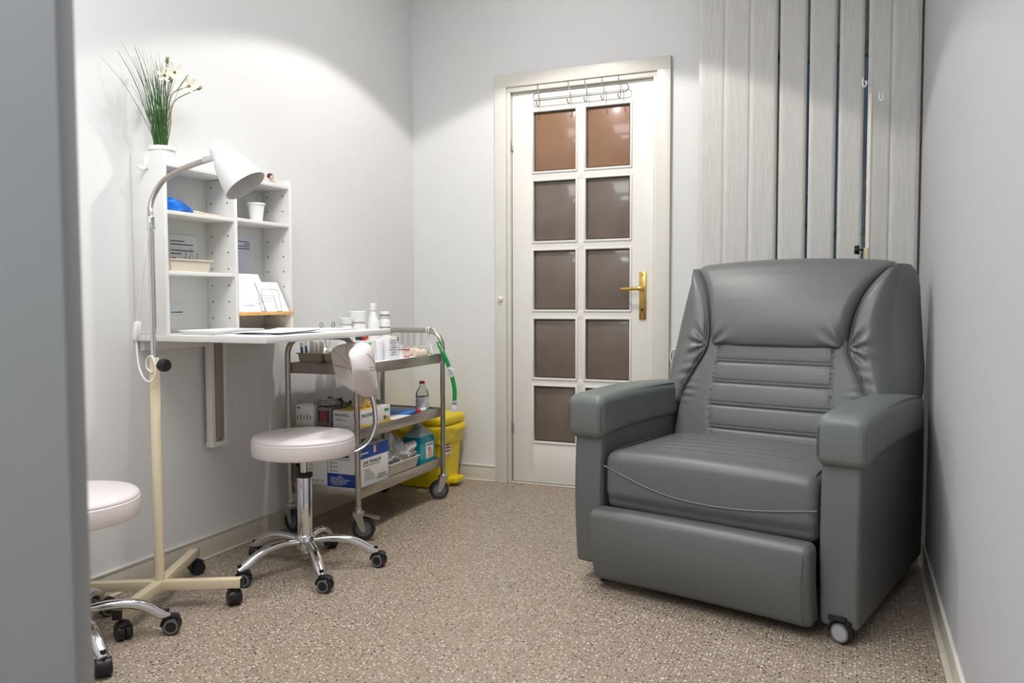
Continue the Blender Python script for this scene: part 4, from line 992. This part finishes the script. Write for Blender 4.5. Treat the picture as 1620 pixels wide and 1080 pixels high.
jx, jy = .335, -.555; hx, hy = .050, .085
def jugsec(sx_, sy_, z): return [(jx-sx_, jy-sy_, z), (jx+sx_, jy-sy_, z), (jx+sx_, jy+sy_, z), (jx-sx_, jy+sy_, z)]
def loft(secs, bev=.012):
    t = bmesh.new(); R = [[t.verts.new(p) for p in s_] for s_ in secs]
    t.faces.new(R[0][::-1]); t.faces.new(R[-1])
    for a, c_ in zip(R, R[1:]):
        for k in range(4): t.faces.new((a[k], a[(k+1) % 4], c_[(k+1) % 4], c_[k]))
    if bev: bmesh.ops.bevel(t, geom=[e for e in t.edges if abs(e.verts[0].co.z-e.verts[1].co.z) > 1e-4], offset=bev, segments=4, affect='EDGES', clamp_overlap=True)
    b = B(); b.merge(t); return b
loft([jugsec(hx, hy, ZT3), jugsec(hx, hy, ZT3+.118), jugsec(hx*.92, hy*.90, ZT3+.128)]).build('liquid', BLUEC, jg, True)
loft([jugsec(hx*.92, hy*.90, ZT3+.129), jugsec(.022, .024, ZT3+.172)], .006).build('shoulder', CLOUDY, jg, True)
B().lathe([(0, .168), (.017, .168), (.017, .192), (.015, .194), (0, .194)], (jx, jy, ZT3), 24).build('cap', CLOUDY, jg, True)
b = B(); b.box((jx+hx+.0008, jy+.020, ZT3+.055), (.0008, .075, .078), .0002); lb_ = b.build('label', PAPER, jg, True)
b = B(); b.box((jx+hx+.0016, jy+.020, ZT3+.085), (.0006, .066, .010)); b.build('label_band', INKG, lb_, True)
b = B(); b.mats = [SKINC, mat('rose_ink', (.60, .22, .25), .6)]; b.box((jx+hx+.0016, jy+.024, ZT3+.040), (.0006, .034, .034)); b.mi = 1; b.box((jx+hx+.0018, jy+.016, ZT3+.062), (.0006, .026, .020)); b.build('label_picture', None, lb_, True)

# ================================================================== BIN
bn = thing('pedal_bin', 'yellow pedal bin with yellow liner in the corner behind the trolley', 'bin', (.19, -.17, 0))
bcx, bcy = .190, -.185
def bsec(sx_, sy_, z): return [(bcx-sx_, bcy-sy_, z), (bcx+sx_, bcy-sy_, z), (bcx+sx_, bcy+sy_, z), (bcx-sx_, bcy+sy_, z)]
loft([bsec(.128, .105, .004), bsec(.145, .125, .30)], .02).build('body', BIN, bn, True)
def bagfn(x, y, z):
    q = noise.noise(Vector((x*14, y*14, z*22)))*.012+noise.noise(Vector((x*45, y*45, z*30)))*.005
    k_ = 1+q/.15+.05*gauss(z-.02, .03); return (bcx+x*k_, bcy+y*k_, .285+z)
b = B(); b.cushion(.150, .130, .055, .02, (22, 18, 12), bagfn, 3); b.build('liner', BAGY, bn, True)
b = B(); b.cushion(.158, .136, .026, .022, (14, 14, 2), lambda x, y, z: (bcx+x, bcy+y, .362+z+.016*(1-(x/.16)**2)*(1-(y/.14)**2)*(1 if z > 0 else 0)), 4); b.build('lid', BIN, bn, True)
b = B(); b.cushion(.030, .05, .016, .010, (4, 6, 2), lambda x, y, z: (bcx+.150+x, bcy+.02+y, .035+z-.3*(x+.03)*(0)), 3); b.build('pedal', BIN, bn, True)
b = B(); b.box((bcx+.1415, bcy-.055, .215), (.002, .060, .07), .0005, Matrix.Rotation(-.055, 4, 'Y')); st = b.build('warning_label', PLW, bn, True)
b = B()
for k in range(3): b.box((bcx+.1433+.0008*k, bcy-.055, .200+k*.018), (.001, .046, .008), 0, Matrix.Rotation(-.055, 4, 'Y'))
b.build('label_print', INK, st, True)

# ================================================================== OVER-DOOR HOOK RACK
hr = thing('over_door_hook_rack', 'chrome wire hook rack hooked over the top of the glazed door', 'rack', (.99, -.006, 2.1))
yk = -.022
b = B(); L0, L1, z0_, z1_ = .760, 1.235, 2.048, 2.088
pts = [(lerp(L0, L1, i/10), yk, z1_) for i in range(11)] + arc((L1, yk, (z0_+z1_)/2), .02, PI/2, -PI/2, 10, (1, 0, 0), (0, 0, 1))[1:] + [(lerp(L1, L0, i/10), yk, z0_) for i in range(1, 11)] + arc((L0, yk, (z0_+z1_)/2), .02, -PI/2, -3*PI/2, 10, (1, 0, 0), (0, 0, 1))[1:-1]
b.tube(pts, .0024, 8, closed=True); fr = b.build('rail_loop', DKW, hr, True)
for x in (.775, .945, 1.035, 1.125, 1.213):
    b = B(); b.tube(spline([(x-.014, -.0005, 2.155), (x-.016, -.006, 2.150), (x-.010, yk+.001, 2.110), (x, yk-.004, 2.080), (x+.001, yk-.004, 2.045), (x+.001, yk-.006, 2.022), (x, yk-.018, 2.012), (x-.002, yk-.032, 2.018), (x-.003, yk-.036, 2.028)], 5), .0020, 8)
    b.sphere((x-.003, yk-.036, 2.030), .0036, seg=8, rings=6); b.build('hook', DKW, hr, True)

# small parts on the wall near the door
b = B(); b.lathe([(0, 0), (.014, 0), (.015, .006), (.011, .014), (0, .016)], (.549, -.024, 1.007), 24, Matrix.Rotation(PI/2, 4, 'X')); b.mats = [PLW, INK]; b.mi = 1; b.sphere((.549, -.040, 1.007), .003, seg=8, rings=6)
top(b, 'door_buffer', None, 'small round white buffer on the left door casing', 'buffer', (.549, -.024, 1.007))
b = B(); b.tube(arc((1.492, -.012, .715), .038, .35*PI, 1.65*PI, 16, (.55, 0, 0), (0, 0, 1)), .0042, 8); b.tube(spline([(1.502, -.012, .682), (1.56, -.012, .670), (1.70, -.012, .45), (1.80, -.012, .10)], 6), .0042, 8)
top(b, 'cable_loop', CABLE, 'loop of cream cable on the wall between the door and the recliner', 'cable', (1.492, -.012, .68))

# ================================================================== INFUSION STAND
iv = thing('infusion_stand', 'cream infusion stand with two hooks standing behind the recliner at the window', 'stand', (2.362, -.25, 0))
ix, iy = 2.362, -.25
B().cyl((ix, iy, .05), (ix, iy, 1.22), .013, 16).build('lower_post', CREAM, iv, True)
B().cyl((ix+.006, iy, 1.20), (ix+.006, iy, 1.875), .0085, 14).build('upper_pole', mat('pale_cream_tube', (.74, .68, .60), .4), iv, True)
b = B(); b.cyl((ix-.03, iy-.01, 1.212), (ix, iy, 1.212), .004, 8); b.lathe([(0, 0), (.018, 0), (.020, .006), (.018, .02), (0, .022)], (ix-.028, iy-.008, 1.212), 10, Matrix.Rotation(-PI/2, 4, 'Y')); b.build('clamp_knob', BLACKP, iv, True)
b = B(); b.tube([(ix-.026, iy, 1.930), (ix+.004, iy, 1.905), (ix+.038, iy, 1.868)], .0028, 8); b.build('cross_arm', CHROME, iv, True)
for (x, z) in ((ix-.026, 1.930), (ix+.040, 1.866)):
    b = B(); b.tube(spline([(x, iy, z+.012), (x-.002, iy, z-.012), (x+.003, iy-.004, z-.028), (x+.011, iy-.006, z-.024), (x+.013, iy-.006, z-.004)], 4), .0034, 8); b.build('bag_hook', PLW, iv, True)
b = B()
for k in range(5):
    a = math.radians(90+k*72); a = max(min(a, 7), -7); e = (ix+.19*math.cos(a)*.9, iy+.19*math.sin(a)*.9)
    c, sz, M = bar((ix, iy), e, .02, .02, .055); b.box(c, sz, .002, M)
b.build('base', CREAM, iv, True)
for k in range(5):
    a = math.radians(90+k*72); twin_caster(iv, (ix+.155*math.cos(a), iy+.155*math.sin(a), 0), a, r=.02, grey=False)

# ================================================================== RECLINER
AR = math.radians(14.5)
wv = Vector((math.cos(AR), -math.sin(AR), 0))
OR = Vector((2.34, -1.56, 0)) - wv*.48
rc_ = thing('recliner_chair', 'large grey leatherette recliner armchair on casters by the window', 'armchair', tuple(OR), -AR)
def rb(b, n, m_=LEATHER, par=None, sharp=75): return b.build(n, m_, par or rc_, False, sharp)
# arms
for s_ in (-1, 1):
    def fa(x, y, z, s_=s_):
        # body: slightly bowed front, sides swelling
        v = (z+.265)/.53
        xx = x*(1+.05*math.sin(PI*v)); yy = y
        if y < 0: yy = y - .012*math.sin(PI*v) 
        zz = z
        zl = (.018 if s_ > 0 else -.008)
        return (s_*.4275 + xx, .445+yy, .330+zz-(zl if z < -.2 else 0))
    b = B(); b.cushion(.055, .442, .272, .014, (4, 20, 14), fa, 4); arm = rb(b, 'arm')
    # vertical front seam
    b = B(); b.tube([(s_*.4275+q*.053, .002-.012*math.sin(PI*t_), .07+t_*.45) for t_ in [i/8 for i in range(9)] for q in [-s_ if s_ < 0 else 1]], .0018, 6); rb(b, 'seam', STITCH, arm)
    def fc_(x, y, z, s_=s_):
        t_ = (y+.39)/.78
        crown = .022*math.sin(PI*min(1, t_*.9+.12))
        zz = z
        if z > 0: zz = z + crown*(1-(x/.085)**2*.5)
        else:
            zz = z - .010*gauss(t_-.0, .12) + .012*math.sin(PI*t_)
        yy = y
        if y < 0: yy -= .010*(1-(z/.075)**2)
        return (s_*.432 + x, .372+yy, .592+zz)
    b = B(); b.cushion(.074, .392, .070, .032, (8, 30, 6), fc_, 6); cp = rb(b, 'arm_pad', LEATHERG)
    for q in (-1, 1):
        b = B(); b.tube(spline([(s_*.432+q*.066, -.024, .545), (s_*.432+q*.066, -.026, .60), (s_*.432+q*.064, -.012, .642), (s_*.432+q*.063, .06, .660), (s_*.432+q*.063, .25, .667), (s_*.432+q*.063, .5, .669), (s_*.432+q*.063, .72, .655)], 5), .0022, 6); rb(b, 'piping', STITCH, cp)
# seat
def fs(x, y, z):
    u = x/.362; X = x; Y = .305+y; Z = .372+z
    if z > .02:
        Z += .016*(1-u*u)*(1-((y+.02)/.36)**2*.6)
        g = 0
        if abs(x) < .235:
            for yy in (.10, .165, .23, .295, .36, .425): g += gauss(Y-yy, .006)
        for xx in (-.245, .245): g += gauss(x-xx, .005)*(1 if Y > .09 else 0)
        Z -= .007*min(1, g)*(1 if z > .07 else 0)
    if y < -.2: Y -= .022*(1-u*u*.8)*(1-(z/.11)**2*.6)
    if y < -.27 and z < -.05: Y += .012
    return (X, Y, Z)
b = B(); b.cushion(.362, .310, .103, .035, (60, 66, 10), fs, 7); st_ = rb(b, 'seat_cushion')
pz = [(-.362, .425), (-.28, .402), (-.2, .378), (-.1, .358), (0, .350), (.1, .350), (.2, .357), (.3, .370), (.362, .378)]
def sf(x, z):
    u = x/.362; return .305-.310-.022*(1-u*u*.8)*(1-((z-.372)/.11)**2*.6) - .001 + (.018*max(0, abs(u)-.9)*10)*.25
b = B(); b.tube(spline([(x, sf(x, z), z) for x, z in pz], 5), .0030, 8); rb(b, 'piping', LEATHERG, st_)
for s_ in (-1, 1):
    b = B(); b.tube(spline([(s_*.350, .012, .30), (s_*.352, .006, .38), (s_*.350, .012, .44), (s_*.345, .03, .468), (s_*.34, .10, .478), (s_*.338, .30, .482)], 5), .0022, 6); rb(b, 'piping', STITCH, st_)
# footrest
def ff(x, y, z):
    u = x/.372; v = (z+.122)/.244
    Y = -.034+y + .038*max(0, 1-v)**1.3 - .026*math.sin(PI*v)*(1-u*u*.5)
    return (x-.010, Y, .158+z*1.04+.004*(1-u*u))
b = B(); b.cushion(.374, .046, .122, .024, (30, 3, 20), ff, 7); fr_ = rb(b, 'footrest')
b = B(); b.tube(spline([(.346, -.078, .268), (.347, -.100, .19), (.347, -.090, .11), (.345, -.066, .055)], 6), .0022, 6); rb(b, 'piping', STITCH, fr_)
# inner frame (dark) below seat
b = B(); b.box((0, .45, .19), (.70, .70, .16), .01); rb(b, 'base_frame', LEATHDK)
b = B(); b.box((0, .12, .085), (.66, .02, .03), .003); rb(b, 'mechanism', BLACKP)

# back
YF = [(.40, .495), (.45, .505), (.55, .530), (.65, .560), (.75, .592), (.82, .612), (.90, .635), (1.0, .672), (1.08, .715), (1.14, .765), (1.17, .80)]
def yf(z): return sm(YF, z, .03)
YR = [(.30, .80), (.6, .84), (1.0, .885), (1.15, .90)]
def mk(outL, outR, z0, z1, front, rear, r, n, post=None, Wd=.3, Td=.08, Hd=.3, k=6):
    def fn(x, y, z):
        tz = (z+Hd)/(2*Hd); Z = lerp(z0, z1, tz); tx = (x+Wd)/(2*Wd); X = lerp(sm(outL, Z), sm(outR, Z), tx)
        ty = (y+Td)/(2*Td); F_ = front(X, Z, tx); Y = lerp(F_, rear(X, Z), ty)
        if post: X, Y, Z = post(X, Y, Z, tx, ty, tz)
        return (X, Y, Z)
    b = B(); b.cushion(Wd, Td, Hd, r, n, fn, k)
    for v_ in b.bm.verts: v_.co.x += SHX
    return b
SHX = .012
inner = [(.40, .372), (.60, .362), (.66, .345), (.70, .325), (.75, .300), (.79, .278), (.82, .268), (.86, .268), (.90, .272), (.96, .284), (1.02, .305), (1.07, .335), (1.11, .370), (1.17, .435)]
neg = lambda tab, d=0: [(z, -x-d) for z, x in tab]
pos = lambda tab, d=0: [(z, x+d) for z, x in tab]
shell_o = [(.40, .40), (.55, .435), (.65, .455), (.69, .462), (.82, .455), (.96, .442), (1.09, .430), (1.15, .405)]
b = mk(neg(shell_o), pos(shell_o), .34, 1.135, lambda x, z, t: yf(z)+.075, lambda x, z: pw(YR, z)+.0, .05, (16, 4, 16)); rb(b, 'back_shell')
# lumbar cushion with ribbed panel
def flum(x, z, t):
    Y = yf(z) - .012*(1-(x/.38)**2)
    pl = pw([(.45, -.205), (.60, -.228), (.82, -.215)], z); pr = -pl
    for sx_ in (pl, pr): Y += .006*gauss(x-sx_, .0045) + .0025*gauss(x-sx_-(.012 if sx_ < 0 else -.012), .003)
    if pl < x < pr:
        q = 0
        for zz in (.508, .594, .678, .757): q += .0065*gauss(z-zz, .0045) + .0028*gauss(z-zz-.012, .0035)
        Y += q
        q2 = 1
        # puff between ribs
        ed = [.43, .508, .594, .678, .757, .84]
        for a_, b_ in zip(ed, ed[1:]):
            if a_ < z < b_: Y -= .0035*math.sin(PI*(z-a_)/(b_-a_))
    for s_ in (-1, 1):
        dx = abs(x-s_*.36); Y += .005*math.sin((z-.64)*210+dx*8)*gauss(dx, .05)*gauss(z-.65, .045)
    return Y
b = mk(neg(inner, -.002), pos(inner, -.002), .42, .860, flum, lambda x, z: yf(z)+.11, .03, (110, 3, 120)); lum = rb(b, 'lumbar_cushion')
# head cushion
def fhead(x, z, t):
    u = (z-.815)/(1.165-.815); u = max(0, min(1, u))
    bulge = .040*math.sin(PI*min(1, u*1.0+.0)**.62)
    Y = yf(z) - .010 - bulge*(1-.35*(2*t-1)**2)
    # corner creases at the waist
    for s_ in (-1, 1):
        dx = x-s_*.262; dz = z-.815; rr_ = math.hypot(dx, dz)
        an = math.atan2(dz, -s_*dx)
        Y += .0045*gauss(rr_-.06, .05)*math.sin(an*11)
    return Y
def hpost(X, Y, Z, tx, ty, tz):
    Z += .020*(1-(2*tx-1)**2)*(tz) - .004*(1-(2*tx-1)**2)*(1-tz)
    return X, Y, Z
b = mk(neg(inner, -.004), pos(inner, -.004), .812, 1.140, fhead, lambda x, z: pw(YR, z)-.02, .045, (60, 6, 60), hpost, Td=.07, k=8); hd_ = rb(b, 'headrest')
# side wings
for s_ in (-1, 1):
    outer = [(.56, .445), (.60, .466), (.66, .478), (.75, .478), (.82, .470), (.96, .456), (1.05, .448), (1.10, .438), (1.145, .405)]
    i_in = [(z, x-.012) for z, x in inner]
    def fw(x, z, t, s_=s_):
        t = t if s_ > 0 else 1-t
        Y = yf(z) - .018*math.sin(PI*min(1, t*1.5))*(1 if t < .667 else 0) + .135*max(0, t-.35)**1.6/.65**1.6*1.0
        dz = z-.825; dx = abs(x)-.265
        rr_ = math.hypot(dx, dz); an = math.atan2(dz, dx)
        Y += .0075*math.sin(an*9+.6)*gauss(rr_-.045, .045)
        Y += .004*math.sin(z*150+dx*30)*gauss(z-.72, .05)*gauss(dx-.04, .06)
        return Y
    L_, R_ = (i_in, outer) if s_ > 0 else (neg(outer), neg(i_in))
    b = mk(L_, R_, .585, 1.130, fw, lambda x, z: pw(YR, z)-.005, .035, (40, 8, 70), None, Wd=.11, Td=.10, k=7); wg = rb(b, 'side_wing')
    # double seam along the joint
    for off in (.002, .016):
        pts = []
        for i in range(24):
            z = lerp(.64, 1.125, i/23); x = pw(inner, z)+off
            t_ = (x-pw(i_in, z))/(pw(outer, z)-pw(i_in, z)); pts.append((s_*x, fw(s_*x, z, t_ if s_ > 0 else 1-t_)+.002, z))
        b = B(); b.tube([(p[0]+SHX, p[1], p[2]) for p in pts], .0026, 6); rb(b, 'piping', STITCH, wg)
GREYL = mat('pale_grey_plastic', (.36, .36, .37), .45)
# casters
for (x, y, a, gr) in ((.425, .012, -.5, 1), (-.40, .06, -1.0, 0), (.40, .78, .5, 0), (-.40, .78, .5, 0)):
    P = OR + wv*x + Vector((math.sin(AR), math.cos(AR), 0))*y
    cst = twin_caster(rc_, (P.x, P.y, 0), a, r=.033)
    b = B(); b.box((x, y, .072), (.05, .05, .012), .002); b.build('caster_plate', BLACKP, cst)
    dv_ = Vector((math.cos(a), math.sin(a), 0)); nv_ = Vector((-dv_.y, dv_.x, 0)); wc = P+dv_*.014+Vector((0, 0, .033))
    for q in (-1, 1): B().cyl(wc+nv_*q*.0222, wc+nv_*q*.0232, .022, 24).build('wheel_disc', GREYL, cst, True)
# power lead behind the recliner, along the right wall
b = B(); b.tube(spline([(2.555, -.66, .012), (2.54, -.62, .02), (2.51, -.55, .012), (2.548, -.46, .03), (2.56, -.42, .20), (2.562, -.40, .42)], 8), .004, 8)
b.box((2.562, -.40, .45), (.018, .03, .06), .004)
top(b, 'power_cable', CABLE, 'white cable with plug in the corner between recliner and right wall', 'cable', (2.55, -.5, .01))
